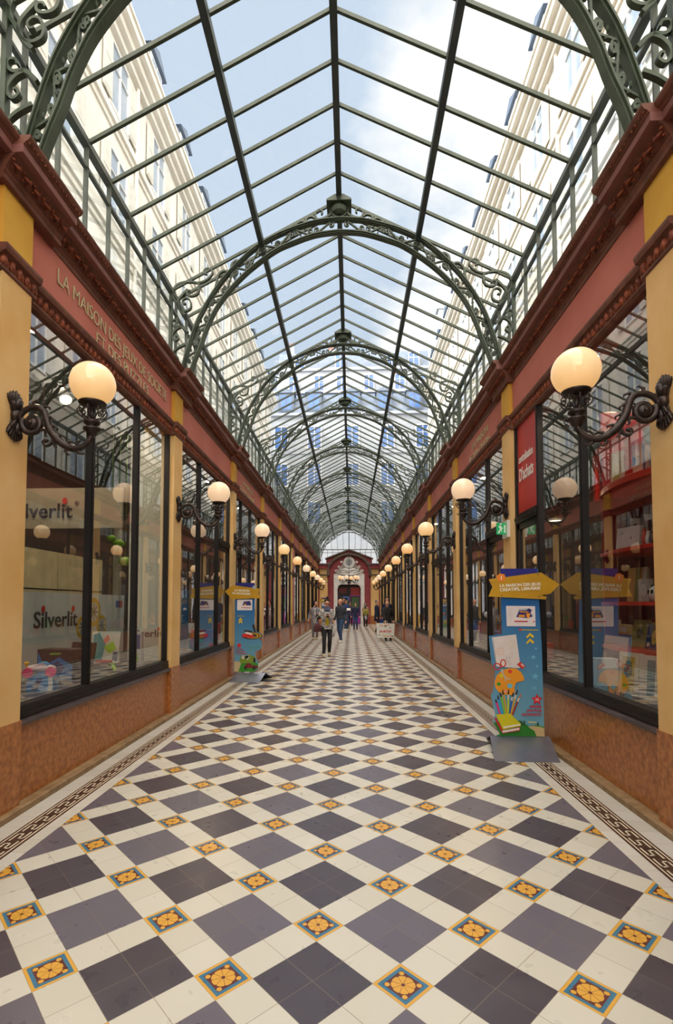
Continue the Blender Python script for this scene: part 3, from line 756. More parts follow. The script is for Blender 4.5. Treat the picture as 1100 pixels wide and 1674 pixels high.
# ------------------------------------------------------------------ chandelier
ch = empty('chandelier', (C, 35.4, 3.05), label='black chandelier with glowing globes hanging before the far doorway', cat='chandelier')
r_ = MB(); r_.tube([(0, 0, 0), (0, 0, 3.95)], .018, 6); r_.ell((0, 0, 3.72), (.09, .09, .07), 8, 6); r_.build('hanging_rod', CAST, ch)
r_ = MB(); r_.lathe([(0, -.22), (.05, -.2), (.09, -.1), (.05, 0), (.12, .06), (.05, .16), (.02, .2)], (0, 0, 0), 12); r_.build('hub', CAST, ch, True)
for k in range(6):
    a = PI/3*k+.28
    m_ = MB(); cs, sn = math.cos(a), math.sin(a)
    m_.tube([(r*cs, r*sn, z) for r, z in cat_rom([(.05, .02), (.18, .10), (.32, .02), (.46, -.10), (.58, -.08), (.64, .04)], 4)], .022, 6)
    m_.lathe([(0, .02), (.05, .04), (.03, .08), (.08, .13), (0, .14)], (.64*cs, .64*sn, 0), 10)
    arm = m_.build('arm', CAST, ch, True)
    g = MB(); g.ell((0, 0, 0), (.145, .145, .14), 14, 10); g.build('globe', GL_O if k % 2 else GL_P, arm, True, (.64*cs, .64*sn, .26))

# ------------------------------------------------------------------ buildings outside
CREAM = mat('cream_render', (228, 224, 216), .85, rgb2=(216, 211, 202), scale=.8)
CREAM2 = mat('pale_render', (228, 222, 210), .85, rgb2=(216, 208, 194), scale=.8)
FAR = mat('far_facade_render', (168, 174, 184), .85, rgb2=(156, 162, 174), scale=.6)
ZINC = mat('zinc_mansard', (106, 120, 140), .55, rgb2=(94, 108, 130), scale=2)
WGL = mat('window_pane', (160, 172, 186), .2, rgb2=(138, 154, 174), scale=1, spec=.6)
SHUT = mat('grey_shutter', (212, 210, 203), .7)
WFR = mat('window_white', (226, 226, 224), .6)
WBL = mat('painted_sky_pane', (84, 122, 182), .15, rgb2=(68, 104, 166), scale=1)  # blue of the reflected sky is put into the pane colour
def mk_window(w, h, shutters, gl=None):
    f = MB()
    for (a, b, c_, d) in ((-w/2-.08, -w/2, -.06, h+.06), (w/2, w/2+.08, -.06, h+.06), (-w/2, w/2, h, h+.08), (-w/2-.1, w/2+.1, -.12, -.02), (-.03, .03, 0, h), (-w/2, w/2, h*.66, h*.66+.04)):
        f.box(a, b, -.06, .02, c_, d)
    W_ = f.mesh('window', WFR); g = MB(); g.box(-w/2, w/2, -.01, .01, 0, h); G_ = g.mesh('window_pane', gl or WGL); S_ = None
    if shutters:
        q = MB()
        for s in (-1, 1):
            q.box(*sorted((s*(w/2+.04), s*(w/2+.56))), -.09, -.05, -.02, h+.02)
            q.box(*sorted((s*(w/2+.10), s*(w/2+.50))), -.10, -.09, .08, h*.48); q.box(*sorted((s*(w/2+.10), s*(w/2+.50))), -.10, -.09, h*.54, h-.08)
        S_ = q.mesh('shutters', SHUT)
    return W_, G_, S_
def put_window(ms, parent, loc, rz):
    a = bpy.data.objects.new('window', ms[0]); COL.objects.link(a); a.parent = parent; a.location = loc; a.rotation_euler = (0, 0, rz)
    b = bpy.data.objects.new('window_pane', ms[1]); COL.objects.link(b); b.parent = a
    if ms[2]: c_ = bpy.data.objects.new('shutters', ms[2]); COL.objects.link(c_); c_.parent = a
def mk_dormer(w, h, d, gl=None):
    """dormer window: cheeks, gabled lid; faces -y, base at z 0"""
    q = MB(); q.box(-w/2, w/2, 0, d, 0, h); q.prism([(-w/2-.12, h), (0, h+.42), (w/2+.12, h)], (0, -.14, 0), (1, 0, 0), (0, 0, 1), (0, d, 0))
    q.mi = 1; q.box(-w/2+.12, w/2-.12, -.04, 0, .1, h-.1); q.mi = 2; q.box(-w/2+.22, -.04, -.06, -.04, .2, h-.2); q.box(.04, w/2-.22, -.06, -.04, .2, h-.2)
    return q.mesh('dormer', [ZINC, WFR if gl is None else ZINC, gl or WGL])
dm_side = mk_dormer(1.25, 1.65, 1.6)
win_side = mk_window(1.05, 1.85, True)
def side_building(s, X, zt, y_first, step, mt, label):
    B = empty('apartment_building', (C*0+s*X, 0, 0), label=label, cat='building')
    b = MB(); b.box(*sorted((0, s*4.5)), -9, 43.6, 0, zt-.5); b.build('facade', mt, B)
    c_ = MB()
    for u, z0, z1 in ((.18, zt-.85, zt-.62), (.34, zt-.62, zt-.36), (.52, zt-.36, zt-.10), (.58, zt-.10, zt)): c_.box(*sorted((-s*u, s*1)), -9, 43.6, z0, z1)
    c_.build('eaves_cornice', mt, B)
    for z in (zt-3.5, zt-6.9, zt-10.3):
        q = MB(); q.box(*sorted((-s*.14, 0)), -9, 43.6, z, z+.20); q.box(*sorted((-s*.06, 0)), -9, 43.6, z-.18, z); q.build('string_course', mt, B)
    r = MB(); r.prism([(-s*.25, zt), (s*.9, zt+2.3), (s*4.5, zt+3.2), (s*4.5, zt)], (0, -9, 0), (1, 0, 0), (0, 0, 1), (0, 52.6, 0)); r.build('mansard_roof', ZINC, B)
    y = y_first-5*step
    while y < 42:
        d = bpy.data.objects.new('dormer', dm_side); COL.objects.link(d); d.parent = B; d.location = (s*(-.02), y, zt+.12); d.rotation_euler = (0, 0, s*PI/2*-1)
        for z in (zt-2.95, zt-6.2, zt-9.6, zt-13): put_window(win_side, B, (0, y+step*.12, z), s*PI/2*-1)
        y += step
    dp = MB()
    for y in (y_first-.5*step, y_first+3.5*step): dp.tube([(-s*.08, y, 0), (-s*.08, y, zt-.8)], .06, 8)
    dp.build('drainpipe', mt, B)
side_building(-1, 7.0, 19.1, 17.1, 3.07, CREAM, 'cream apartment building with grey shutters and dormers beyond the left of the glass roof')
side_building(1, 6.6, 19.8, 17.3, 2.9, CREAM2, 'sunlit white apartment building with dormers beyond the right of the glass roof')
# the building across the end
EB = empty('apartment_building', (0, 46, 0), label='pale grey apartment building with windows coloured as reflected blue sky standing across the far end above the passage', cat='building')
b = MB(); b.box(-7.4, 9.8, 0, 6, 0, 18.9); b.build('facade', FAR, EB)
b = MB(); b.prism([(-.1, 18.9), (1.1, 21.3), (6, 21.3), (6, 18.9)], (-7.4, 0, 0), (0, 1, 0), (0, 0, 1), (17.2, 0, 0)); b.build('mansard_roof', ZINC, EB)
b = MB(); b.box(-7.0, 9.6, 1.2, 6, 21.3, 23.5); b.build('upper_storey', FAR, EB)
b = MB(); b.prism([(1.3, 23.5), (2.0, 25.6), (6, 25.9), (6, 23.5)], (-6.9, 0, 0), (0, 1, 0), (0, 0, 1), (14.2, 0, 0)); b.build('upper_roof', ZINC, EB)
for z, y in ((18.75, -.25), (21.25, .9), (23.45, 1.0), (15.2, -.12), (11.7, -.12)):
    b = MB(); b.box(-7.4, 9.7, y, y+.6, z, z+.22); b.build('string_course', FAR, EB)
for z, y in ((21.5, .95), (23.7, 1.05)):
    b = MB(); b.box(-7.2, 9.6, y, y+.03, z+.75, z+.79); b.box(-7.2, 9.6, y, y+.03, z, z+.04)
    for j in range(118): b.box(-7.2+j*.142-.008, -7.2+j*.142+.008, y+.005, y+.02, z+.04, z+.75)
    b.build('balcony_railing', mat('railing_grey', (150, 156, 164), .6), EB)
wa = mk_window(.85, 1.35, False, WBL); wb_ = mk_window(1.15, 1.95, False, WBL)
for x in (-4.85, -1.0, 3.84, 5.9): put_window(wa, EB, (x, 1.36, 23.75), 0)
for x in (-5.4, -3.0, -.9, 1.68, 4.56, 7.0): put_window(wa, EB, (x, 1.16, 21.6), 0)
dm_end = mk_dormer(1.4, 1.75, 1.5, WBL)
for x in (-5.95, -3.4, .15, 3.04, 5.76, 8.3):
    d = bpy.data.objects.new('dormer', dm_end); COL.objects.link(d); d.parent = EB; d.location = (x, -.02, 19.15)
for z in (15.75, 12.3, 8.8):
    for x in (-6.4, -3.35, .1, 3.3, 6.5): put_window(wb_, EB, (x, -.02, z), 0)
for x, zt in ((-5.9, 27.0), (-1.9, 26.5), (2.6, 26.3)):
    b = MB(); b.box(x-.35, x+.35, 2.4, 3.0, 25.2, zt-.4); b.mi = 1
    for e in (-.2, .0, .2): b.tube([(x+e, 2.7, zt-.4), (x+e, 2.7, zt)], .07, 6)
    b.build('chimney', [FAR, mat('chimney_pot', (150, 96, 78), .8)], EB)
TB = empty('stair_tower', (8.6, 43.7, 0), label='grey chimneyed corner block rising right of the far building', cat='building')
b = MB(); b.box(-1.0, 1.6, 0, 1.95, 0, 25.4); b.build('facade', mat('tower_render', (168, 172, 176), .85), TB)
b = MB(); b.box(-.95, .3, .2, .9, 25.4, 27.2); b.box(-1.1, .45, .05, 1.05, 27.2, 27.4); b.build('chimney', mat('tower_render', (168, 172, 176)), TB)
put_window(wa, TB, (-.3, -.03, 23.2), 0); put_window(wa, TB, (-.3, -.03, 20.2), 0)

# ------------------------------------------------------------------ lettering on the friezes
def frieze_sign(s, lines, y0s, label):
    R = empty('frieze_lettering', (C+s*2.252, y0s[0][0], 3.95), label=label, cat='sign')
    for (body, (ya, yb, z, h)) in zip(lines, y0s):
        u = (0, 1 if s < 0 else -1, 0)
        t = text(body, h/.70, (0, 0, z-3.95), u, (0, 0, 1), GOLD, 'letters', R, .004, sx=1, space=1.0, bold=-.0022)
        xs = [v.co.y for v in t.data.vertices]; L_ = max(xs)-min(xs)
        k = abs(yb-ya)/L_
        for v in t.data.vertices: v.co.y = v.co.y*k+(ya-y0s[0][0])
    return R
frieze_sign(-1, ['LA MAISON DES JEUX DE SOCIETE', 'ET DES PUZZLES'], [(3.95, 6.42, 4.125, .13), (4.60, 5.84, 3.955, .115)], 'gilded shop name lettering in two lines on the nearest left terracotta frieze')
frieze_sign(1, ['LA MAISON', 'DES JEUX CREATIFS'], [(8.85, 7.85, 4.13, .12), (9.05, 7.75, 3.955, .11)], 'faint gilded lettering in two lines on the right terracotta frieze past the red panel')
frieze_sign(-1, ['LA MAISON', 'DU MODELISME'], [(11.1, 12.3, 4.13, .12), (10.9, 12.5, 3.955, .11)], 'faint gilded lettering on the left frieze above the windows past the blue standing sign')

# ------------------------------------------------------------------ emergency exit sign
ex = empty('exit_sign', (C+2.21-.005, 6.74, 2.46), label='small green lit running-man exit sign on the second right pilaster', cat='exit sign')
q = MB(); q.box(-.03, .005, -.06, .16, -.11, .11); q.build('housing', WHITE, ex)
q = MB(); q.box(-.15, -.03, -.015, .015, -.07, .08); g_ = q.build('green_plate', mat('exit_green', (20, 150, 90), .4, emit=(20, 170, 96), es=.25), ex)
q = MB(); q.prism([(-.14, -.05), (-.11, 0), (-.13, .03), (-.11, .05), (-.09, .03), (-.07, .01), (-.09, -.01), (-.08, -.05), (-.10, -.02), (-.12, -.06)], (0, -.018, 0), (1, 0, 0), (0, 0, 1), (0, .003, 0)); q.prism(disc(-.10, .065, .013, 8), (0, -.018, 0), (1, 0, 0), (0, 0, 1), (0, .003, 0)); q.prism([(-.06, -.05), (-.04, -.05), (-.04, .05), (-.06, .05)], (0, -.018, 0), (1, 0, 0), (0, 0, 1), (0, .003, 0)); q.build('running_figure', flat((225, 240, 230)), g_)

# ------------------------------------------------------------------ standing signs
def sky_print(name, z0, z1, top, bot):
    m = bpy.data.materials.new(name); m.use_nodes = True; t = m.node_tree; b = t.nodes['Principled BSDF']; L = t.links
    tx = t.nodes.new('ShaderNodeTexCoord'); s = t.nodes.new('ShaderNodeSeparateXYZ'); L.new(tx.outputs['Object'], s.inputs[0])
    r = t.nodes.new('ShaderNodeMapRange'); r.inputs['From Min'].default_value = z0; r.inputs['From Max'].default_value = z1; L.new(s.outputs[2], r.inputs[0])
    q = t.nodes.new('ShaderNodeMix'); q.data_type = 'RGBA'; L.new(r.outputs[0], q.inputs['Factor']); q.inputs['A'].default_value = srgb(*bot); q.inputs['B'].default_value = srgb(*top)
    L.new(q.outputs['Result'], b.inputs['Base Color']); b.inputs['Roughness'].default_value = .35
    return m
SKYP = sky_print('printed_sky', .25, 1.5, (6, 90, 156), (108, 166, 190))
ALU = mat('brushed_aluminium', (150, 152, 166), .32, metal=.75, rgb2=(138, 140, 156), scale=3)
NAVY = flat((22, 26, 122)); MUST = mat('mustard_board', (194, 148, 20), .5, rgb2=(178, 132, 12), scale=3)
class Print:
    """a board facing -y with paper-thin printed shapes stacked on it"""
    def __init__(s, root, fx, fz, y0=-.012): s.r = root; s.fx = fx; s.fz = fz; s.k = 0; s.inc = 1; s.y0 = y0
    def pt(s, p): return (s.fx(p[0]), s.fz(p[1]))
    def poly(s, name, pts, rgb, parent=None, y=-.012, t=.0012, th=None):
        s.k += s.inc
        m_ = MB(); P = [s.pt(p) for p in pts]; yy = s.y0-.0005*s.k
        m_.prism(P, (0, yy, 0), (1, 0, 0), (0, 0, 1), (0, .0004, 0))
        return m_.build(name, flat(rgb) if isinstance(rgb, tuple) else rgb, parent or s.r)
    def line(s, name, pts, w, rgb, parent=None, y=-.012):
        s.k += s.inc; P = [s.pt(p) for p in pts]; m_ = MB(); yy = s.y0-.0005*s.k
        m_.bar(P, w, .0004, lambda a, b, t: (a, yy+t, b)); return m_.build(name, flat(rgb), parent or s.r)
def txt(pr, body, size, p, rgb, parent=None, rot=0.0, align='LEFT', sx=1.0, bold=.0, name='sign_text'):
    pr.k += pr.inc
    x, z = pr.pt(p); c_, s_ = math.cos(rot), math.sin(rot)
    return text(body, size, (x, pr.y0-.0006-.0005*pr.k, z), (c_, 0, s_), (-s_, 0, c_), flat(rgb), name, parent or pr.r, .0003, align, sx, bold)
def foot(root, x0, x1, yf, yb, skew, h):
    m_ = MB(); m_.mi = 0
    a, b, c_, d = (x0-skew, yf, 0), (x1-skew, yf, 0), (x1, 0, h), (x0, 0, h)
    m_.add([a, b, c_, d, (x0-skew, yf, .006), (x1-skew, yf, .006), (x1, 0, h+.006), (x0, 0, h+.006)], [(0, 1, 2, 3), (4, 7, 6, 5), (0, 4, 5, 1), (1, 5, 6, 2), (3, 2, 6, 7), (0, 3, 7, 4)])
    m_.add([(x0, .0, h), (x1, .0, h), (x1+skew, yb, 0), (x0+skew, yb, 0), (x0, .0, h+.006), (x1, .0, h+.006), (x1+skew, yb, .006), (x0+skew, yb, .006)], [(0, 1, 2, 3), (4, 7, 6, 5), (0, 4, 5, 1), (1, 5, 6, 2), (3, 2, 6, 7), (0, 3, 7, 4)])
    return m_.build('metal_foot', ALU, root)
# right stand: drawing office coordinates of its print turned into metres
SR = empty('standing_sign', (1.72, 5.40, 0), label='blue standing arrow sign with paintbrushes and palette, on a metal foot at right', cat='standing sign')
fx = lambda xi: 1.553+(xi-818)*.00623-1.72
fz = lambda yi: 1.849-(yi-930)*.006274
P_ = Print(SR, fx, fz)
A = lambda *p: [(795+x/9.167, 920+y/9.167) for x, y in p]
B = lambda *p: [(790+x/8.8, 1060+y/8.8) for x, y in p]
def A1(x, y): return A((x, y))[0]
def B1(x, y): return B((x, y))[0]
board = MB()
outl = A((205, 92), (765, 92), (775, 560))+B((815, 0), (830, 1265), (130, 1268), (205, 1240), (105, 1070), (140, 960), (78, 690), (110, 640), (140, 420), (150, 350), (95, 230), (75, 0))+A((20, 1110), (215, 1085))
board.prism([P_.pt(p) for p in outl], (0, -.012, 0), (1, 0, 0), (0, 0, 1), (0, .012, 0)); bo = board.build('board', SKYP, SR)
P_.poly('hill', B((110, 1075), (250, 1050), (480, 1040), (600, 1110), (690, 1190), (720, 1264), (135, 1266), (200, 1240)), (40, 122, 38), bo)
P_.poly('path', B((600, 1130), (680, 1115), (760, 1125), (828, 1150), (829, 1264), (720, 1264), (690, 1185)), (200, 176, 130), bo)
P_.poly('far_hill', B((600, 1128), (700, 1105), (827, 1118), (828, 1140), (760, 1128), (680, 1118)), (90, 150, 50), bo)
for x, h in ((505, 75), (545, 80), (738, 50)):
    b0 = 1110; P_.poly('tree', B((x-16, b0), (x-12, b0-h*.7), (x, b0-h), (x+12, b0-h*.7), (x+16, b0)), (28, 78, 40), bo)
for x, y, r in ((730, 10, 22), (690, 135, 38), (740, 265, 24), (712, 410, 55), (695, 575, 34)):
    c0 = P_.pt(B1(x, y)); P_.k += 1; m_ = MB(); m_.prism(star(c0[0], c0[1], r*.00071), (0, -.012-.0005*P_.k, 0), (1, 0, 0), (0, 0, 1), (0, .0004, 0)); m_.build('pale_star', flat((110, 180, 206)), bo)
P_.k = 3
tb = P_.poly('top_board', A((203, 90), (752, 90), (752, 230), (203, 230)), NAVY, SR, t=.0012)
ar = MB(); arp = A((20, 252), (135, 238), (800, 150), (1070, 330), (930, 475), (790, 492), (880, 517), (860, 557), (15, 512), (75, 370))
ar.prism([P_.pt(p) for p in arp], (0, -.034, 0), (1, 0, 0), (0, 0, 1), (0, .014, 0)); aro = ar.build('arrow_board', MUST, SR)
P2 = Print(SR, fx, fz, -.034)
P2.line('crack', A((55, 305), (145, 292)), .002, (110, 76, 10), aro); P2.line('crack', A((780, 494), (850, 484)), .002, (110, 76, 10), aro); P2.line('crack', A((670, 240), (780, 236)), .003, (170, 124, 14), aro)
for x, y in ((750, 182), (205, 500), (765, 518)): P2.poly('nail', [ (A1(x, y)[0]+a, A1(x, y)[1]+b) for a, b in disc(0, 0, 1.2, 8)], (90, 80, 60), aro)
P2.poly('number_badge', A((130, 205), (190, 165), (255, 180), (270, 235), (240, 285), (165, 290)), (232, 130, 30), aro)
txt(P2, '1', .056, A1(185, 260), (240, 235, 220), aro, bold=.002)
txt(P2, 'LA MAISON DES JEUX', .0425, A1(178, 372), (236, 228, 205), aro, rot=.045, sx=1.02, bold=.0016)
txt(P2, 'CREATIFS, LIBRAIRIE', .0425, A1(180, 434), (236, 228, 205), aro, rot=.045, sx=1.08, bold=.0016)
P_.k = 6
cd_ = P_.poly('white_card', A((280, 655), (712, 658), (715, 962), (285, 960)), (228, 218, 220), SR)
P_.poly('product_shadow', A((470, 700), (600, 690), (690, 810), (590, 850), (430, 820)), (180, 180, 190), cd_)
P_.poly('product_picture', A((430, 825), (475, 725), (580, 720), (615, 690), (665, 715), (640, 760), (670, 815), (590, 835)), (40, 36, 110), cd_)
P_.poly('product_picture', A((470, 790), (555, 790), (560, 825), (462, 822)), (232, 150, 30), cd_); P_.poly('product_picture', A((575, 770), (640, 765), (620, 838), (590, 835)), (232, 150, 30), cd_); P_.poly('product_picture', A((480, 735), (610, 740), (612, 755), (485, 750)), (232, 150, 30), cd_)
P_.poly('red_strip', A((400, 878), (600, 880), (600, 898), (400, 896)), (188, 30, 40), cd_); P_.poly('red_strip', A((680, 880), (698, 880), (698, 902), (680, 902)), (188, 30, 40), cd_)
for j in range(14): P_.line('print_line', A((310, 690+j*14), (372, 690+j*14)), .0009, (170, 160, 166), cd_)
P_.k = 6
P_.poly('small_star', [(p[0], p[1]) for p in [(A1(485, 1012)[0]+a, A1(485, 1012)[1]-b) for a, b in star(0, 0, 3.0)]], (206, 40, 30), bo); P_.line('slogan_line', A((500, 1016), (758, 1018)), .009, (196, 170, 40), bo)
for dy in (0, 85): P_.poly('chevron', A((568, 1125+dy), (628, 1058+dy), (690, 1110+dy), (670, 1140+dy), (628, 1098+dy), (590, 1142+dy)), (226, 190, 30), bo)
P_.k = 12; nb = P_.poly('notebook_print', A((60, 1130), (420, 1083))+B((505, 270), (490, 295), (160, 270)), (216, 206, 204), bo)
P_.inc = 0; P_.k = 14
for j in range(20): P_.poly('spiral_hole', [(A1(78+j*2.0, 1145+j*19)[0]+a, A1(78+j*2.0, 1145+j*19)[1]+b) for a, b in ((-.5, -.5), (.5, -.5), (.5, .5), (-.5, .5))], (70, 70, 80), nb)
cx, cy0 = A1(182, 1340)
P_.line('doodle_ball', [(cx+6*math.cos(a*.35), cy0+6*math.sin(a*.35)) for a in range(19)], .003, (226, 160, 90), nb)
for a in range(5): P_.line('doodle_ball', [(cx, cy0), (cx+6*math.cos(a*1.256), cy0+6*math.sin(a*1.256))], .002, (226, 160, 90), nb)
cx, cy0 = A1(345, 1235)
P_.line('doodle_sun', [(cx+3.4*math.cos(a*.45), cy0+3.4*math.sin(a*.45)) for a in range(15)], .0025, (206, 196, 90), nb)
for a in range(8): P_.line('doodle_sun', [(cx+4.2*math.cos(a*.785), cy0+4.2*math.sin(a*.785)), (cx+7.5*math.cos(a*.785), cy0+7.5*math.sin(a*.785))], .0025, (206, 196, 90), nb)
P_.line('doodle_cat', B((300, 95), (300, 150), (325, 170), (320, 210), (345, 240), (370, 240), (355, 215), (340, 215), (350, 150), (380, 130), (390, 75), (360, 80), (340, 110), (350, 150)), .0018, (110, 106, 110), nb)
P_.line('doodle_cat', B((300, 150), (285, 175), (310, 180), (300, 140), (330, 130), (345, 150)), .0018, (110, 106, 110), nb)
P_.inc = 1; P_.k = 15
pal = P_.poly('palette', B((130, 500), (160, 400), (240, 325), (340, 293), (440, 298), (510, 350), (545, 410), (555, 468), (500, 480), (440, 500), (410, 560), (420, 640), (380, 680), (270, 672), (180, 630), (140, 570)), (228, 148, 28), bo)
for x, y, r, rgb in ((190, 522, 30, (50, 150, 40)), (228, 402, 30, (206, 196, 40)), (354, 342, 30, (214, 50, 50)), (284, 628, 22, (236, 150, 150)), (347, 547, 38, (96, 180, 210))):
    P_.k = 17; P_.poly('paint_blob', [(B1(x, y)[0]+a, B1(x, y)[1]+b) for a, b in disc(0, 0, r/8.8, 14, r/8.8*.85)], rgb, pal)
P_.k = 19
sci = P_.line('scissors', B((225, 310), (255, 380), (300, 440), (360, 455)), .009, (196, 190, 188), bo); P_.line('scissor_blade', B((250, 300), (258, 380), (275, 440), (292, 490)), .009, (170, 165, 165), sci)
for x, y, rx, ry in ((170, 270, 46, 44), (255, 222, 36, 50)): P_.line('scissor_handle', [(B1(x, y)[0]+rx/8.8*math.cos(a*.42), B1(x, y)[1]+ry/8.8*math.sin(a*.42)) for a in range(16)], .011, (206, 44, 34), sci)
P_.poly('sharpener', B((450, 240), (500, 200), (575, 262), (530, 305)), (200, 44, 30), bo); P_.poly('sharpener_blade', B((505, 235), (520, 225), (555, 262), (545, 275)), (220, 210, 205), bo)
for xb, xt, yt, rgb, tip in ((200, 140, 745, (214, 40, 130), 0), (235, 170, 690, (40, 160, 214), 0), (275, 208, 645, (120, 190, 40), 0), (300, 242, 605, (206, 160, 40), 0), (312, 325, 600, (190, 206, 30), 1), (330, 388, 640, (40, 90, 180), 1), (352, 448, 605, (206, 160, 30), 1), (375, 498, 660, (150, 40, 30), 1)):
    P_.k = 24
    tt = .38; xm, ym = xt+(xb-xt)*tt, yt+(945-yt)*tt
    p0 = P_.line('pencil', B((xb, 960), (xt+(xb-xt)*.16, yt+(945-yt)*.16)), .0165, rgb, bo)
    if tip:
        P_.line('ferrule', B((xm, ym), (xt+(xb-xt)*.18, yt+(945-yt)*.18)), .017, (206, 200, 190), p0)
    P_.poly('tip', B((xt+(xb-xt)*.20-14, yt+(945-yt)*.20), (xt-8, yt+(945-yt)*.05), (xt, yt-14), (xt+12, yt+(945-yt)*.05), (xt+(xb-xt)*.20+12, yt+(945-yt)*.20)), (46, 30, 34) if xb != 375 else (200, 110, 30), p0)
P_.k = 29
P_.poly('printed_book', B((118, 1010), (140, 1000), (240, 1180), (480, 1130), (475, 1180), (230, 1225)), (190, 36, 40), bo); P_.poly('book_pages', B((225, 1182), (470, 1138), (470, 1168), (232, 1215)), (226, 220, 214), bo)
P_.poly('printed_book', B((135, 955), (345, 942), (490, 1080), (488, 1115), (238, 1172)), (206, 196, 30), bo); P_.poly('book_pages', B((240, 1125), (486, 1082), (486, 1104), (246, 1150)), (226, 222, 210), bo)
P_.poly('red_star', [(B1(725, 735)[0]+a, B1(725, 735)[1]-b) for a, b in star(0, 0, 9.4, .5)], (206, 34, 44), bo)
txt(P_, '12', .036, B1(725, 752), (240, 225, 220), bo, align='CENTER', bold=.0012)
for j, t_ in enumerate(('UNIVERS', 'QUE POUR', 'LES ENFANTS !')): txt(P_, t_, .0335, B1(788, 852+j*56), (190, 44, 60), bo, align='RIGHT', bold=.0014, sx=.93)
P_.poly('cloud_strip', B((590, 1045), (700, 1050), (720, 1070), (600, 1070)), (200, 196, 140), bo)
foot(SR, -.30, .30, -.44, .42, .07, .125)
st = MB(); st.box(-.02, .02, .0, .03, .0, 1.80); st.build('rear_post', ALU, SR)

# left stand
def left_stand(loc, label, detail=True):
    S_ = empty('standing_sign', loc, label=label, cat='standing sign')
    gx = lambda x: -2.11+((360+x/9.3)-398)*.0121+1.95
    gz = lambda y: 1.917-((940+y/9.3)-951)*.01192
    Q = Print(S_, gx, gz)
    b_ = MB(); b_.prism([Q.pt(p) for p in ((232, 125), (525, 125), (530, 780), (555, 860), (640, 895), (645, 940), (600, 980), (640, 1010), (635, 1110), (590, 1150), (535, 1160), (550, 1260), (590, 1340), (585, 1420), (535, 1468), (225, 1468))], (0, -.012, 0), (1, 0, 0), (0, 0, 1), (0, .012, 0))
    bo = b_.build('board', SKYP, S_)
    Q.k = 1
    Q.poly('top_board', ((232, 122), (525, 122), (525, 230), (232, 230)), NAVY, S_)
    a_ = MB(); a_.prism([Q.pt(p) for p in ((75, 250), (195, 155), (600, 210), (590, 285), (628, 355), (180, 368), (168, 350))], (0, -.034, 0), (1, 0, 0), (0, 0, 1), (0, .014, 0)); ao = a_.build('arrow_board', MUST, S_)
    Q_ = Q; Q = Print(S_, gx, gz, -.034)
    txt(Q, 'LA MAISON', .062, (222, 248), (236, 228, 205), ao, rot=-.05, bold=.002, sx=.93); txt(Q, 'DU MODELISME', .052, (190, 290), (236, 228, 205), ao, rot=-.05, bold=.002, sx=.98)
    Q.poly('number_badge', [(525+a, 190+b) for a, b in disc(0, 0, 30, 6)], (150, 160, 170), ao)
    Q = Q_
    Q.k = 3
    cd_ = Q.poly('white_card', ((262, 375), (492, 375), (492, 538), (262, 538)), (230, 222, 226), S_)
    Q.poly('product_picture', ((340, 465), (365, 405), (430, 400), (445, 390), (465, 415), (475, 465)), (40, 36, 110), cd_); Q.poly('product_picture', ((370, 440), (400, 440), (395, 468), (365, 465)), (232, 150, 30), cd_)
    Q.poly('red_strip', ((325, 492), (470, 498), (470, 508), (325, 500)), (188, 30, 40), cd_)
    Q.k = 3
    Q.line('slogan_line', ((262, 625), (370, 627)), .012, (196, 150, 60), bo)
    for dy in (0, 38): Q.poly('chevron', ((285, 685+dy), (315, 648+dy), (345, 680+dy), (340, 705+dy), (315, 678+dy), (292, 705+dy)), (226, 190, 30), bo)
    rd = Q.poly('road_disc', disc(490, 925, 155, 24, 55), (36, 34, 36), bo)
    for r, rgb in ((130, (226, 176, 30)), (112, (36, 34, 36)), (88, (226, 176, 30)), (70, (36, 34, 36))): Q.poly('road_ring', disc(500, 922, r, 22, r*.34), rgb, rd)
    Q.poly('ramp', ((490, 770), (520, 740), (550, 870), (525, 880)), (40, 36, 40), bo); Q.poly('ramp', ((380, 835), (490, 850), (500, 875), (372, 862)), (50, 44, 46), bo)
    cr = Q.poly('red_car_picture', ((340, 910), (370, 890), (520, 915), (522, 940), (480, 962), (350, 945)), (206, 40, 34), bo); Q.poly('red_car_picture', ((375, 888), (410, 868), (480, 885), (500, 915)), (232, 228, 226), bo)
    Q.line('plane_picture', ((415, 1045), (440, 1090), (520, 1110), (620, 1090)), .02, (80, 150, 150), bo); Q.line('plane_picture', ((470, 1170), (510, 1100), (610, 1040)), .018, (96, 160, 160), bo)
    Q.poly('red_star', [(300+a, 1072-b) for a, b in star(0, 0, 42, .5)], (206, 34, 44), bo)
    for j, t_ in enumerate(('UNIVERS', 'QUE POUR', 'LES ENFANTS !')): txt(Q, t_, .034, (258, 1142+j*32), (190, 44, 60), bo, bold=.001)
    Q.poly('mountain_picture', ((300, 1340), (320, 1250), (350, 1210), (400, 1240), (450, 1200), (500, 1230), (545, 1240), (552, 1330)), (120, 140, 40), bo); Q.poly('snow', ((335, 1265), (352, 1210), (375, 1235), (395, 1215), (410, 1275), (440, 1215), (465, 1225), (430, 1290), (400, 1255), (370, 1280)), (200, 200, 180), bo)
    Q.poly('tunnel_mouth', ((515, 1325), (515, 1270), (532, 1250), (548, 1275), (550, 1325)), (30, 30, 30), bo)
    Q.poly('lawn_picture', ((335, 1340), (560, 1330), (585, 1345), (580, 1410), (530, 1467), (290, 1467)), (50, 140, 36), bo); Q.poly('path', ((227, 1310), (300, 1315), (330, 1345), (290, 1467), (227, 1467)), (196, 180, 140), bo)
    cr = Q.poly('old_car_picture', ((375, 1385), (410, 1355), (430, 1335), (470, 1340), (490, 1365), (580, 1375), (590, 1410), (380, 1415)), (120, 30, 36), bo)
    for x in (400, 525): Q.poly('wheel_picture', disc(x, 1412, 24, 14), (30, 28, 30), cr)
    foot(S_, -.29, .29, -.27, .40, .07, .14)
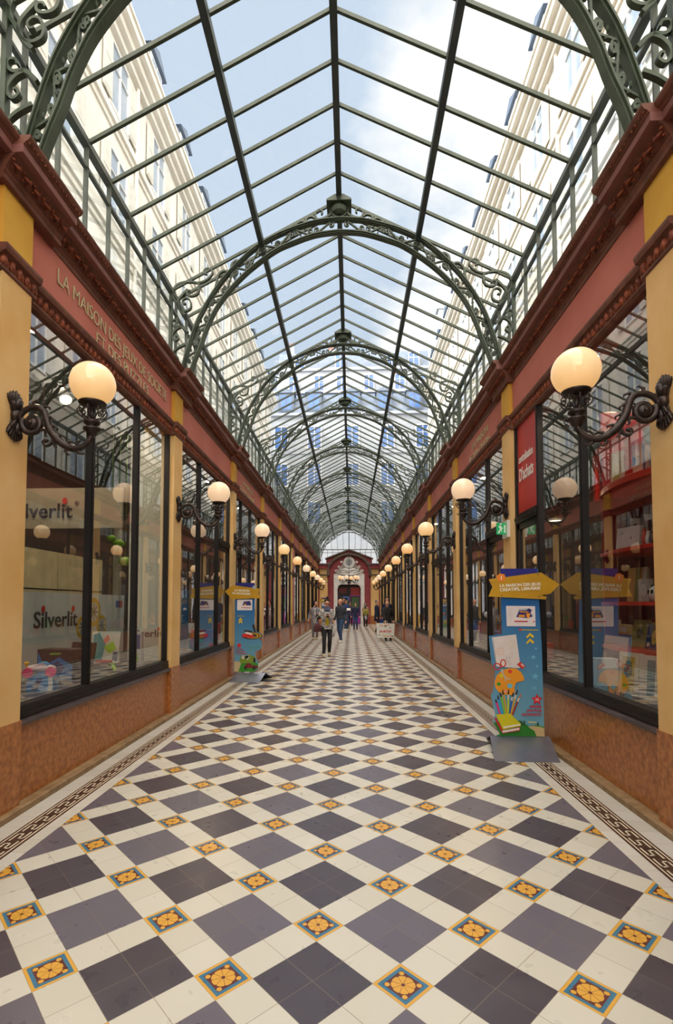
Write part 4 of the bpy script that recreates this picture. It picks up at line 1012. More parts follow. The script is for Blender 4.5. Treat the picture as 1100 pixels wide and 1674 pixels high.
    st = MB(); st.box(-.02, .02, .0, .03, .0, 1.85); st.build('rear_post', ALU, S_)
    return S_
left_stand((-1.95, 9.90, 0), 'blue standing sign with printed toy cars, its yellow arrow pointing left')
fs = left_stand((-1.62, 33.2, 0), 'small far blue and yellow standing sign before the end facade at left')
gs = MB(); gs.tube([(-1.72, 30.1, 2.75), (-1.30, 30.1, 2.75), (-1.30, 30.1, 2.02)], .018, 6)
tag(gs.build('hanging_bracket', CAST), 'thin black right-angled bracket sticking out from the far left wall', 'bracket')

# ------------------------------------------------------------------ behind the near left window
X0 = C-2.21
def box_item(name, loc, size, rz, side, front, label, cat, tilt=0.0, group=None, art=()):
    """a carton with a printed front; front faces -y before turning"""
    R = empty(name, loc, rz, label=label, cat=cat, group=group); w_, d_, h_ = size
    if tilt: R.rotation_euler = (tilt, 0, rz)
    q = MB(); q.box(-w_/2, w_/2, -d_/2, d_/2, 0, h_); q.build('carton', flat(side), R)
    q = MB(); q.box(-w_/2+.004, w_/2-.004, -d_/2-.002, -d_/2, .004, h_-.004); f_ = q.build('printed_front', flat(front), R)
    for k, (pts, rgb) in enumerate(art):
        q = MB(); q.prism([(a*w_/2, b*h_) for a, b in pts], (0, -d_/2-.0035-.001*k, 0), (1, 0, 0), (0, 0, 1), (0, .001, 0)); q.build('front_picture', flat(rgb), f_)
    return R
DZ = .70
# raised white poster wall with toy brand lettering
po = empty('poster_board', (-3.75, 4.4, DZ), label='white display board printed with a toy brand name and a yellow drone', cat='poster board')
q = MB(); q.box(-.02, 0, 0, 3.85, 0, .92); q.build('panel', flat((206, 216, 218)), po)
RED = flat((206, 44, 30)); INK = flat((56, 46, 50))
def brand(parent, o, u, v, h, length, n):
    t = text('Silverlit', h/.72, (0, 0, 0), u, v, INK, 'brand_letters', parent, .002, bold=h*.018)
    u_, v_ = Vector(u), Vector(v)
    xs = [Vector(p.co).dot(u_) for p in t.data.vertices]; L_ = max(xs)-min(xs); k = length/L_
    for p in t.data.vertices:
        a = Vector(p.co); c_ = a.dot(u_); p.co = a+u_*(c_*(k-1))+Vector(o)
    for f in (.19, .885):
        c_ = Vector(o)+u_*(length*f)+v_*(h*1.12)+Vector(n)*.004
        q = MB(); q.prism(disc(0, 0, h*.17, 16, h*.22), c_, u_, v_, Vector(n)*.004); q.build('red_dot', RED, parent)
brand(po, (.004, 1.44, .49), (0, 1, 0), (0, 0, 1), .20, .96, (1, 0, 0))
for cy1, cz1, r in ((3.20, .66, .21), (2.90, .45, .16), (3.45, .46, .15)):
    y = cy1-.35
    q = MB(); q.prism(disc(y, cz1, r, 22), (.002, 0, 0), (0, 1, 0), (0, 0, 1), (.003, 0, 0)); g_ = q.build('drone_ring', flat((206, 170, 26)), po)
    q = MB(); q.prism(disc(y, cz1, r*.66, 20), (.006, 0, 0), (0, 1, 0), (0, 0, 1), (.002, 0, 0)); q.build('ring_opening', flat((196, 200, 196)), g_)
    q = MB()
    for a in (0, .785, 1.57, 2.36): q.bar([(y-r*.6*math.cos(a), cz1-r*.6*math.sin(a)), (y+r*.6*math.cos(a), cz1+r*.6*math.sin(a))], .018, .002, lambda a_, b_, t: (.0095+t, a_, b_))
    q.build('ring_spokes', flat((50, 46, 40)), g_)
q = MB(); q.prism([(3.55, .72), (3.66, .72), (3.66, .83), (3.55, .83)], (.002, 0, 0), (0, 1, 0), (0, 0, 1), (.002, 0, 0)); q.build('printed_logo', flat((60, 90, 160)), po); q = MB(); q.prism([(3.67, .72), (3.78, .72), (3.78, .83), (3.67, .83)], (.002, 0, 0), (0, 1, 0), (0, 0, 1), (.002, 0, 0)); q.build('printed_logo', flat((196, 60, 60)), po)
# cream drawers behind
for j, (y0, z0) in enumerate(((5.5, 1.16), (6.75, 1.16), (5.5, 1.68), (6.75, 1.68))):
    q = MB(); q.box(-.5, 0, .01, 1.24, 0, .50)
    o = q.build('storage_crate', mat('cream_board', (206, 198, 160), .6), None, loc=(-4.0, y0, z0))
    tag(o, ['cream storage crate, near lower one of four behind the toy shop window', 'cream storage crate, far lower one of four behind the toy shop window', 'cream storage crate, near upper one of four behind the toy shop window', 'cream storage crate, far upper one of four behind the toy shop window'][j], 'crate', 'cream crates behind the left window')
q = MB(); q.box(-.5, .0, 0, 2.55, 0, .46); tag(q.build('wall_', DARK, None, loc=(-4.0, 5.5, .70)), kind='structure').name = 'trim_crate_plinth'
# hanging brand sign across the shop
hs = empty('hanging_board', (-3.65, 5.6, 2.34), label='grey beige board with the toy brand name hanging high inside the left shop', cat='sign board')
q = MB(); q.box(-.35, 1.06, 0, .04, 0, .46); q.build('board', mat('taupe_board', (176, 166, 142), .6), hs)
q = MB(); q.tube([(.1, .02, .46), (.1, .02, 2.05)], .006, 5); q.tube([(.95, .02, .46), (.95, .02, 2.05)], .006, 5); q.build('hanging_wire', CAST, hs)
brand(hs, (-.24, -.004, .12), (1, 0, 0), (0, 0, 1), .17, .72, (0, -1, 0))
text('\u00ae', .07, (.51, -.004, .26), (1, 0, 0), (0, 0, 1), INK, 'brand_mark', hs, .002)
pw = empty('partition_board', (-3.06, 6.86, DZ), label='pale grey board with the toy brand name closing the far end of the left shop display', cat='partition')
q = MB(); q.box(0, .60, 0, .03, 0, 3.15); q.build('board', mat('pale_partition', (204, 208, 198), .6, var=.02), pw)
brand(pw, (.03, -.004, .33), (1, 0, 0), (0, 0, 1), .10, .46, (0, -1, 0))
# carton with toy truck, car, black screen, game box, lime rail, small boxes
box_item('toy_carton', (-3.02, 5.22, DZ), (.42, .22, .31), -.12, (36, 34, 40), (40, 38, 44), 'black and blue toy truck carton on the display deck of the left shop', 'toy box',
         art=[([(-.95, .0), (.95, .0), (.95, .5), (.2, .75), (-.6, .45), (-.95, .9)], (30, 120, 190)), ([(-.5, .3), (.1, .62), (.55, .45), (.3, .2), (-.3, .18)], (60, 70, 120)), ([(-.3, .82), (.3, .84), (.3, .90), (-.3, .88)], (120, 180, 40)), ([(-.9, .02), (.9, .02), (.9, .16), (-.9, .16)], (190, 196, 204))])
box_item('toy_carton', (-2.78, 4.50, DZ), (.22, .16, .13), .25, (40, 130, 190), (34, 136, 198), 'bright blue carton with a pink toy car standing on it', 'toy box',
         art=[([(-.7, .1), (-.2, .9), (.2, .9), (-.2, .1)], (20, 60, 110)), ([(.62, .05), (.95, .05), (.95, .95), (.62, .95)], (206, 206, 200))])
tc_ = empty('toy_car', (-2.80, 4.48, DZ+.132), .5, label='pink and white toy racing car on the blue carton', cat='toy car')
q = MB(); q.ell((0, 0, .07), (.13, .055, .035), 12, 8); q.prism([(-.10, .075), (.02, .12), (.08, .08)], (0, -.04, 0), (1, 0, 0), (0, 0, 1), (0, .08, 0)); q.build('car_body', flat((236, 226, 232)), tc_, True)
q = MB(); q.box(-.12, -.09, -.06, .06, .11, .125); q.box(-.11, -.10, -.03, -.02, .07, .11); q.box(-.11, -.10, .02, .03, .07, .11); q.build('spoiler', flat((230, 180, 30)), tc_)
q = MB(); q.ell((.03, -.01, .10), (.05, .03, .03), 8, 6); q.build('canopy', flat((60, 150, 206)), tc_, True)
for x in (-.09, .09):
    for y in (-.075, .075):
        q = MB(); q.prism(disc(x, .04, .042, 16), (0, y-.022, 0), (1, 0, 0), (0, 0, 1), (0, .044, 0)); q.build('wheel', flat((228, 40, 120)), tc_)
tb_ = empty('display_screen', (-3.18, 5.86, DZ), -.25, label='black framed screen leaning on the left shop display deck', cat='screen'); tb_.rotation_euler = (-.22, 0, -.25)
q = MB(); q.box(-.17, .17, -.012, .012, 0, .33); q.build('screen_frame', BLACK, tb_); q = MB(); q.box(-.15, .15, -.014, -.012, .02, .31); q.build('screen_glass', mat('dark_screen', (60, 52, 60), .15), tb_)
box_item('toy_carton', (-3.22, 6.55, DZ), (.36, .07, .42), .12, (210, 210, 206), (206, 208, 200), 'white toy drone carton leaning behind the middle left pane', 'toy box', tilt=-.22,
         art=[([(-.9, .05), (-.2, .05), (.0, .6), (-.5, .95), (-.9, .9)], (50, 140, 150)), ([(-.1, .5), (.5, .7), (.8, .45), (.3, .3)], (150, 200, 40)), ([(-.2, .7), (.1, .9), (.3, .75), (.0, .6)], (220, 130, 110)), ([(-.6, .02), (.6, .02), (.6, .10), (-.6, .10)], (200, 60, 50)), ([(.55, .1), (.92, .05), (.92, .35), (.6, .35)], (60, 80, 110))])
q = MB(); q.tube([(0, 0, .03), (.10, -.15, .04), (.22, -.36, .03), (.30, -.50, .012)], [.02, .024, .024, .012], 8); tag(q.build('toy_rail', flat((150, 210, 30)), None, True, (-3.02, 6.28, DZ)), 'lime green curved toy rail lying on the left display deck', 'toy')
box_item('toy_carton', (-2.74, 6.45, DZ), (.12, .12, .42), .1, (210, 210, 212), (200, 204, 206), 'small white and blue carton behind the far pane of the first left window', 'toy box',
         art=[([(-.8, .5), (.8, .5), (.8, .92), (-.8, .92)], (40, 90, 150)), ([(-.3, .1), (.6, .1), (.3, .4)], (120, 190, 40))])
# green toys hanging, grey post
q = MB(); q.box(-.05, .05, -.05, .05, 0, 2.4); tag(q.build('display_post', flat((150, 146, 130)), None, loc=(-3.9, 8.3, DZ)), 'grey upright display post behind the middle left pane', 'post')
for j, (y, z, r) in enumerate(((7.95, 2.45, .09), (8.2, 2.18, .11), (7.7, 2.5, .07))):
    q = MB(); q.ell((0, 0, 0), (r, r, r*.7), 10, 8); q.tube([(-r, 0, 0), (r, 0, 0)], .012, 5); q.tube([(0, 0, 0), (0, 0, 4.52-z)], .004, 4)
    tag(q.build('hanging_toy', flat((110, 170, 30)), None, True, (-3.72, y, z)), 'lime green round toy hanging in the back of the left shop', 'toy', 'green toys hanging in the left shop')
# spotlights and round downlights of the shops
EMW = mat('spot_glow', (255, 240, 214), .5, emit=(255, 236, 206), es=2.2)
def spotlight(loc, label, rz):
    R = empty('spotlight', loc, rz, label=label, cat='spotlight')
    q = MB(); q.tube([(-.045, 0, -.075), (.0, 0, .0), (.025, 0, .05)], [.062, .05, .03], 14); q.build('lamp_housing', flat((150, 148, 156)), R, True)
    q = MB(); q.tube([(-.049, 0, -.081), (-.046, 0, -.0765)], [.057, .057], 14); q.build('bulb', EMW, R)
    q = MB(); q.tube([(.02, 0, .02), (.06, 0, .10), (.04, 0, .16)], .012, 6); q.tube([(.04, 0, .16), (.04, 0, 4.50-loc[2])], .006, 4); q.ell((.06, 0, .09), (.03, .03, .025), 6, 5); q.build('bracket', BLACK, R)
spotlight((-2.86, 4.86, 3.58), 'small grey spotlight lit inside the near left shop window', 2.4)
def downlight(x, y, z, label, group=None, e=0):
    R = empty('downlight', (x, y, z), label=label, cat='downlight', group=group)
    q = MB(); q.lathe([(.085, 0), (.10, .004), (.10, .03), (.08, .03)], (0, 0, 0), 18); q.build('rim', WHITE, R); q = MB(); q.prism(disc(0, 0, .085, 18), (0, 0, .004), (1, 0, 0), (0, 1, 0), (0, 0, .004)); q.build('bulb', EMW, R)
    q = MB(); q.tube([(0, 0, .03), (0, 0, 4.52-z)], .006, 4); q.build('stem', BLACK, R)
downlight(2.9, 5.87, 3.60, 'bright round downlight seen in the nearest right window above the books')
downlight(3.1, 7.90, 2.75, 'small downlight low behind the dark window left of the book shelves', None)
# added fill: a glowing disc per bay near the ceilings brightens the shops
EMS = mat('shop_fill_glow', (255, 226, 186), .5, emit=(255, 226, 186), es=300)
fill_disc0 = None
for s in (-1, 1):
    for i in range(3, 13):
        if fill_disc0 is None:
            R = fill_disc0 = empty('downlight'); q = MB(); q.lathe([(.11, 0), (.13, .004), (.13, .10), (.10, .12), (0, .12)], (0, 0, 0), 18); q.build('lamp_housing', WHITE, R)
            q = MB(); q.prism(disc(0, 0, .11, 18), (0, 0, .004), (1, 0, 0), (0, 1, 0), (0, 0, .004)); q.build('bulb', EMS, R)
        else: R = copy_tree(fill_disc0)
        R.location = (C+s*3.2, (PIL[i]+PIL[i+1])/2, 4.40)
        tag(R, 'added warm fill light disc under a shop ceiling behind the %s windows' % ('left' if s < 0 else 'right'), 'downlight', 'added fill light discs behind the %s windows' % ('left' if s < 0 else 'right'))

# ------------------------------------------------------------------ bookshop window on the right
REDP = mat('red_lacquer', (206, 40, 26), .35, rgb2=(186, 30, 22), scale=3)
MAG = mat('dark_red_board', (130, 20, 40), .5)
bk_ = empty('bookcase', (2.70, 4.40, DZ), label='curved red bookcase full of children\'s books in the nearest right window', cat='bookcase')
q = MB(); q.box(0, .44, 1.20, 1.24, 0, 2.85); q.build('side_panel', MAG, bk_); q = MB(); q.box(0, .44, 0, .03, 0, 2.85); q.build('side_panel', MAG, bk_)
q = MB(); q.box(.42, .45, 0, 1.24, 0, 1.95); q.build('back_panel', MAG, bk_)
SH = [(1.06, 0), (1.505, 0), (2.02, 0), (2.66, 1)]
for z, big in SH:
    n = 12
    P = [(-.02-(.09 if big == 0 else .12)*math.sin(PI*j/n), .0+1.24*j/n) for j in range(n+1)]
    q = MB(); q.prism([(.44, 0)]+P+[(.44, 1.24)], (0, 0, z-DZ-.035), (1, 0, 0), (0, 1, 0), (0, 0, .035 if not big else .06)); q.build('shelf', REDP, bk_)
q = MB(); q.box(-.05, .0, -.3, 1.30, 2.40, 2.46); q.box(-.05, .0, .60, .65, 1.96, 2.40); q.box(-.05, .0, 1.24, 1.30, 1.90, 2.46); q.build('top_frame', REDP, bk_)
def book(x, y, z, w_, h_, t_, rgb, rz, tilt, label, art=(), group=None):
    R = empty('book', (x, y, z), rz, label=label, cat='book', group=group); R.rotation_euler = (tilt, 0, rz)
    q = MB(); q.box(-w_/2, w_/2, -t_/2, -t_/2+.003, 0, h_); q.box(-w_/2, w_/2, t_/2-.003, t_/2, 0, h_); q.box(-w_/2, -w_/2+.003, -t_/2, t_/2, 0, h_); q.build('cover', flat(rgb), R)
    q = MB(); q.box(-w_/2+.003, w_/2-.005, -t_/2+.003, t_/2-.003, .004, h_-.004); q.build('pages', flat((226, 220, 206)), R)
    for k, (pts, c_) in enumerate(art):
        q = MB(); q.prism([(a*w_/2, b*h_) for a, b in pts], (0, -t_/2-.002-.001*k, 0), (1, 0, 0), (0, 0, 1), (0, .001, 0)); q.build('cover_picture', flat(c_), R)
RZ = -PI/2+.25      # covers turned to the glass and a little to the viewer
ba = -.25
blob = lambda cx, cz, a, b: [(cx+a*math.cos(t*.7), cz+b*math.sin(t*.7)) for t in range(9)]
book(2.80, 5.18, 1.065, .19, .27, .02, (150, 140, 84), RZ, ba, 'green beige picture book leaning on the second red shelf, left of three', [(blob(0, .5, .4, .18), (66, 74, 50)), (blob(-.1, .78, .6, .06), (180, 170, 110))])
book(2.80, 4.92, 1.065, .19, .25, .02, (36, 56, 110), RZ, ba, 'dark blue picture book with a yellow figure on the second red shelf', [(blob(0, .45, .35, .3), (220, 190, 60)), (blob(0, .5, .15, .16), (220, 160, 110)), (blob(-.6, .15, .2, .08), (220, 210, 180))])
book(2.80, 4.66, 1.065, .19, .26, .02, (50, 150, 160), RZ, ba, 'teal edged book at the right end of the second red shelf', [([(-.8, .05), (.9, .05), (.9, .95), (-.8, .95)], (216, 216, 206)), (blob(.2, .4, .2, .12), (200, 50, 50))])
book(2.86, 5.28, 1.51, .24, .34, .03, (196, 150, 90), RZ, ba*.4, 'tall amber and olive book at the left of the third red shelf', [([(-.2, .0), (.3, .0), (.3, 1), (-.2, 1)], (120, 110, 40)), ([(.6, 0), (1, 0), (1, 1), (.6, 1)], (206, 204, 200))])
book(2.78, 4.98, 1.51, .13, .21, .05, (170, 160, 160), RZ, 0, 'small grey boxed book on the third red shelf', [(blob(0, .5, .5, .3), (196, 190, 184))])
book(2.78, 4.58, 1.51, .16, .42, .02, (110, 170, 60), RZ, ba*.5, 'tall green book at the right of the third red shelf', [([(-.3, 0), (.4, 0), (.5, 1), (-.1, 1)], (210, 216, 200)), (blob(0, .35, .3, .1), (70, 66, 50))])
pm = empty('panda_toy', (2.76, 4.80, 1.51), -PI/2, label='small black and white panda figure between books on the third red shelf', cat='toy')
q = MB(); q.ell((0, 0, .07), (.065, .05, .07), 12, 10); q.build('body', flat((228, 226, 222)), pm, True)
q = MB()
for x in (-.025, .025): q.ell((x, -.043, .085), (.014, .012, .02), 8, 6)
for x in (-.045, .045): q.ell((x, -.0, .135), (.018, .012, .018), 8, 6)
q.build('black_patches', BLACK, pm, True)
book(2.80, 5.30, 2.025, .30, .24, .04, (206, 196, 200), RZ, -.1, 'white boxed book at the left of the fourth red shelf', [(blob(-.5, .75, .05, .04), (80, 70, 80)), (blob(.3, .5, .05, .04), (80, 70, 80))])
for j, (y, h_, rgb) in enumerate(((4.98, .16, (196, 60, 50)), (4.92, .13, (210, 210, 206)), (4.86, .12, (60, 60, 70)), (4.80, .16, (206, 90, 60)))):
    q = MB(); q.ell((0, 0, h_/2), (.026, .026, h_/2), 10, 8); q.ell((0, 0, h_), (.018, .018, .02), 8, 6); tag(q.build('figurine', flat(rgb), None, True, (2.78, y, 2.022)), ['red round figurine, leftmost of four on the fourth red shelf', 'white round figurine, second on the fourth red shelf', 'dark figurine, third on the fourth red shelf', 'orange figurine, rightmost of four on the fourth red shelf'][j], 'figurine', 'figurines on the bookcase')
book(2.82, 4.60, 2.025, .20, .30, .02, (216, 212, 206), RZ, -.12, 'white book with a grey drawing at the right of the fourth red shelf', [(blob(0, .5, .5, .3), (120, 116, 112))])
book(2.76, 5.22, 2.73, .42, .32, .02, (216, 206, 176), RZ, -.05, 'cream game box with a blue blob inside the top red frame', [(blob(.3, .5, .3, .18), (40, 130, 190)), ([(-.8, .05), (-.4, .05), (-.4, .7), (-.8, .6)], (190, 176, 90))])
for j in range(9):
    y = 4.47+j*.055; h_ = .16+.05*((j*7) % 3)
    book(2.80, y, 2.73, .035, h_, .09, [(70, 60, 120), (150, 60, 60), (60, 90, 130), (190, 170, 150)][j % 4], -PI/2, 0, 'small coloured box on the crowded topmost red shelf', (), 'little boxes on the top red shelf')
for j in range(16):
    y = 4.53+j*.0635; h_ = .24+.04*((j*5) % 4)
    book(3.0, y, 2.022, .055, h_, .20, [(150, 146, 150), (110, 104, 110), (176, 170, 166), (90, 70, 70)][(j*3) % 4], -PI/2, .0, 'grey-white book spine in the back row of the fourth red shelf', (), 'back row books on the fourth shelf')
for j, (y, rgb) in enumerate(((5.46, (190, 90, 70)), (5.33, (60, 80, 130)), (5.20, (206, 120, 40)))):
    book(2.84, y, DZ+.02, .16, .25, .03, rgb, RZ, -.1, ['red-brown book, left of three leaning on the lowest shelf', 'blue book, middle of three leaning on the lowest shelf', 'orange book, right of three leaning on the lowest shelf'][j])
book(2.84, 4.95, DZ+.02, .22, .25, .03, (40, 130, 160), RZ, -.1, 'turquoise book with a yellow picture on the lowest shelf', [(blob(0, .4, .4, .2), (206, 180, 60))])
book(2.42, 4.62, DZ, .22, .36, .05, (206, 196, 176), RZ, -.08, 'cream book box with a green and yellow cover close behind the right glass', [([(-.6, .1), (.6, .1), (.6, .9), (-.6, .9)], (190, 160, 50)), (blob(0, .6, .45, .22), (80, 90, 40))])
book(2.44, 4.34, DZ, .22, .36, .05, (196, 190, 180), RZ, -.08, 'pale book box nearest the ochre pilaster in the right window', [([(-.2, .1), (.5, .1), (.5, .9), (-.2, .9)], (90, 130, 140))])
q = MB(); q.box(-.10, .10, -.06, .06, 0, .26); tag(q.build('paper_box', flat((216, 220, 216)), None, loc=(2.45, 5.12, DZ)), 'plain white box standing low beside the right mullion', 'box')

# ------------------------------------------------------------------ second left window: gear game poster
gp = empty('game_poster', (-2.98, 8.35, DZ+.02), PI/2-.25, label='white and blue game poster with red and grey gears in the second left window', cat='poster')
q = MB(); q.box(-.9, .5, 0, .02, 0, 1.0); q.build('panel', flat((196, 206, 206)), gp)
q = MB(); q.box(.12, .5, -.002, 0, .0, 1.0); q.build('blue_half', flat((30, 100, 150)), gp)
for cx_1, cz_1, r, rgb in ((-.62, .66, .22, (196, 40, 40)), (-.16, .74, .2, (120, 124, 136)), (-.7, .25, .18, (50, 150, 140)), (-.30, .28, .22, (150, 96, 60)), (.0, .38, .15, (80, 84, 96))):
    q = MB(); q.prism(star(cx_1, cz_1, r, .78, 12), (0, -.006, 0), (1, 0, 0), (0, 0, 1), (0, .003, 0)); g_ = q.build('gear', flat(rgb), gp); q = MB(); q.prism(disc(cx_1, cz_1, r*.45, 14), (0, -.009, 0), (1, 0, 0), (0, 0, 1), (0, .002, 0)); q.build('gear_hole', flat((190, 196, 196)), g_)
# boxes on the display decks further down
cols = {'red': (196, 40, 36), 'blue': (40, 90, 170), 'yellow': (220, 180, 40), 'green': (70, 150, 70), 'purple': (110, 60, 150), 'white': (214, 214, 208), 'orange': (220, 120, 40)}
cn_ = list(cols)
tb0 = {}
for s in (-1, 1):
    for i in range(4, 13):
        if s < 0 and i == 8: continue
        n = 6 if i < 8 else 4
        for j in range(n):
            c_ = cn_[(i*5+j*3+(s > 0)) % 7]
            y = PIL[i]+.5+j*(PIL[i+1]-PIL[i]-.9)/n+random.random()*.1
            if s < 0 and i == 4 and j < 5: continue
            k = (c_, j % 3)
            if k not in tb0:
                w_, h_ = [(.30, .24), (.24, .36), (.34, .30)][j % 3]
                R = empty('toy_box', (0, 0, 0)); q = MB(); q.box(-w_/2, w_/2, -.08, .08, 0, h_); q.build('carton', flat(cols[c_]), R)
                q = MB(); q.box(-w_/2+.03, w_/2-.03, -.083, -.08, .05, h_-.05); q.box(-w_/2+.03, w_/2-.03, .08, .083, .05, h_-.05); q.build('printed_front', flat(cols[cn_[(cn_.index(c_)+3) % 7]]), R); tb0[k] = R
            else: R = copy_tree(tb0[k])
            R.location = (C+s*(2.70+.25*random.random()), y, .70); R.rotation_euler = (0, 0, s*PI/2+random.uniform(-.3, .3))
            side = 'left' if s < 0 else 'right'
            tag(R, 'small %s toy box on a display deck further along the %s windows' % (c_, side), 'toy box', '%s toy boxes in the %s windows' % (c_, side))
for s, i, rgb, lab in ((-1, 6, (206, 40, 36), 'tall red display panel low in a distant left window'), (-1, 7, (30, 80, 140), 'tall blue poster filling a distant left window'), (1, 11, (40, 110, 160), 'tall blue poster in a distant right window near the far facade'), (-1, 11, (40, 120, 180), 'blue poster in the last windows on the left')):
    q = MB(); h_ = 1.15 if i == 6 else 2.2
    q.box(-.02, .02, 0, 1.6, 0, h_); q.box(-.03, .03, .78, .82, 0, h_); tag(q.build('poster_board', flat(rgb), None, loc=(C+s*2.40, PIL[i]+.9, .70)), lab, 'poster board')

# ------------------------------------------------------------------ people
def fuse(mb_, name, material, parent, vox, smooth=3):
    """one continuous surface out of overlapping limbs"""
    me = mb_.mesh(name+'_raw', material); t = bpy.data.objects.new(name+'_tmp', me); COL.objects.link(t)
    r = t.modifiers.new('r', 'REMESH'); r.mode = 'VOXEL'; r.voxel_size = vox; r.use_smooth_shade = True
    if smooth: q = t.modifiers.new('s', 'SMOOTH'); q.factor = .5; q.iterations = smooth
    dg = bpy.context.evaluated_depsgraph_get(); m2 = bpy.data.meshes.new_from_object(t.evaluated_get(dg)); bpy.data.objects.remove(t); bpy.data.meshes.remove(me)
    m2.name = name; m2.materials.clear(); m2.materials.append(material); m2.polygons.foreach_set('use_smooth', [True]*len(m2.polygons))
    o = bpy.data.objects.new(name, m2); COL.objects.link(o); o.parent = parent; return o
def cap(m_, a, b, ra, rb, n=10):
    a, b = Vector(a), Vector(b); m_.tube([a, a.lerp(b, .5), b], [ra, (ra+rb)/2, rb], n); m_.ell(a, (ra,)*3, n, 6); m_.ell(b, (rb,)*3, n, 6)
def loft(m_, rings, n=16):
    vs = []
    for (cx, cy, z, rx, ry) in rings: vs += [(cx+rx*math.cos(2*PI*j/n), cy+ry*math.sin(2*PI*j/n), z) for j in range(n)]
    k = len(rings)
    m_.add(vs, [(i*n+j, i*n+(j+1) % n, (i+1)*n+(j+1) % n, (i+1)*n+j) for i in range(k-1) for j in range(n)]+[list(range(n))[::-1], [(k-1)*n+j for j in range(n)]])
def ik(a, b, l1, l2, pole):
    a, b, pole = Vector(a), Vector(b), Vector(pole); d = b-a; L_ = min(d.length, (l1+l2)*.999); dn = d.normalized()
    x = (l1*l1-l2*l2+L_*L_)/(2*L_); h = math.sqrt(max(0, l1*l1-x*x)); p = (pole-dn*pole.dot(dn)).normalized()
    return a+dn*x+p*h, a+dn*L_
SKIN = mat('skin_tone', (214, 160, 132), .55, rgb2=(200, 142, 116), scale=20); LIPS = flat((168, 86, 80)); EYE = flat((44, 34, 32))
def fab(name, rgb, rgb2=None, scale=14): return mat(name, rgb, .85, rgb2=rgb2, var=.1, scale=scale, bump=.15, bscale=60)
def person(label, x, y, H, rz, feet, hands, top, legs, shoes, hair, hairstyle='short', coat_len=.46, head=(0, 0), vox=.014, sleeve=1.0, wide=1.0, skin=None, lean=0.0, skirt=1.0, extra=None):
    R = empty('person', (x, y, 0), rz, label=label, cat='person'); SK = skin or SKIN
    h = H; body = MB(); hip = Vector((0, 0, .525*h)); ch = Vector((0, -lean*h, .74*h)); nk = Vector((0, -lean*1.15*h, .825*h))
    hc = Vector((0, (-lean*1.25-.012)*h, .925*h)); sh = {s: nk+Vector((s*.092*h*wide, .004*h, -.040*h)) for s in (-1, 1)}
    legs_ = {}; arms_ = {}
    for s, (fx_, fy_, fz_) in zip((-1, 1), feet):
        hp_ = hip+Vector((s*.048*h, 0, -.01*h)); an = Vector((fx_, fy_, .045*h+fz_)); kn, an = ik(hp_, an, .245*h, .245*h, (0, -1, 0)); legs_[s] = (hp_, kn, an)
    for s, ht in zip((-1, 1), hands):
        el, wr = ik(sh[s], Vector(ht)*1.0, .165*h, .15*h, (s*.22, .8, -.3)); arms_[s] = (sh[s], el, wr)
    loft(body, [(hip.x, hip.y, hip.z-.04*h, .07*h, .055*h), (0, 0, .56*h, .078*h, .058*h), (0, -lean*.4*h, .63*h, .066*h, .05*h), (0, ch.y, .73*h, .082*h, .056*h), (0, nk.y, .785*h, .082*h, .045*h), (0, nk.y, .825*h, .036*h, .034*h)])
    cap(body, nk, hc-Vector((0, 0, .04*h)), .032*h, .030*h)
    # head: skull, jaw, nose, brow, ears
    q = Quaternion((0, 0, 1), head[0]) @ Quaternion((1, 0, 0), head[1])
    def hp(a, b, c_): return hc+q @ Vector((a*h, b*h, c_*h))
    body.ell(hp(0, .004, .012), (.044*h, .054*h, .054*h), 14, 10, q); body.ell(hp(0, -.016, -.022), (.033*h, .036*h, .042*h), 12, 8, q); body.ell(hp(0, -.030, -.050), (.014*h, .012*h, .012*h), 8, 6, q)
    cap(body, hp(0, -.052, .006), hp(0, -.061, -.014), .005*h, .008*h, 8)
    body.ell(hp(0, -.046, .018), (.030*h, .010*h, .007*h), 8, 6, q)
    for s in (-1, 1): body.ell(hp(s*.045, .006, -.004), (.006*h, .011*h, .017*h), 8, 6, q)
    for s in (-1, 1):
        a, k, n = legs_[s]; cap(body, a, k, .048*h, .032*h); cap(body, k, n, .032*h, .021*h); cap(body, n, n+Vector((0, -.03*h, -.02*h)), .02*h, .018*h)
        a, k, n = arms_[s]; cap(body, a, k, .027*h, .021*h); cap(body, k, n, .021*h, .015*h)
        d = (n-k).normalized(); side = Vector((-s, 0, 0)); pc = n+d*.022*h
        u = d.cross(Vector((0, 0, 1)) if abs(d.z) < .8 else Vector((0, 1, 0))).normalized(); w3 = d.cross(u)
        cap(body, n, n+d*.035*h, .014*h, .018*h)
        for j, (o, l_) in enumerate(((-.6, .030), (-.2, .036), (.2, .034), (.6, .026))):
            b0 = n+d*.045*h+u*o*.020*h; m1 = b0+d*l_*h*.5+w3*.004*h; cap(body, b0, m1, .0058*h, .0052*h, 6); cap(body, m1, m1+d*l_*h*.4+w3*.012*h, .0052*h, .0045*h, 6)
        cap(body, n+d*.02*h-u*.014*h, n+d*.045*h-u*.028*h+w3*.006*h, .007*h, .0055*h, 6)
    fuse(body, 'body', SK, R, min(vox, .010*h/1.0) if vox > .012 else vox*.8, 1)
    # face
    f = MB()
    for s in (-1, 1): f.ell(hp(s*.0175, -.0485, .006), (.0075*h, .004*h, .0042*h), 8, 6, q)
    f.build('eyes', EYE, R, True)
    f = MB(); f.ell(hp(0, -.0535, -.033), (.0125*h, .004*h, .0038*h), 8, 5, q); f.build('mouth', LIPS, R, True)
    # trousers and shoes
    m_ = MB(); loft(m_, [(0, 0, .475*h, .086*h, .066*h), (0, 0, .53*h, .088*h, .068*h), (0, 0, .60*h, .076*h, .058*h)])
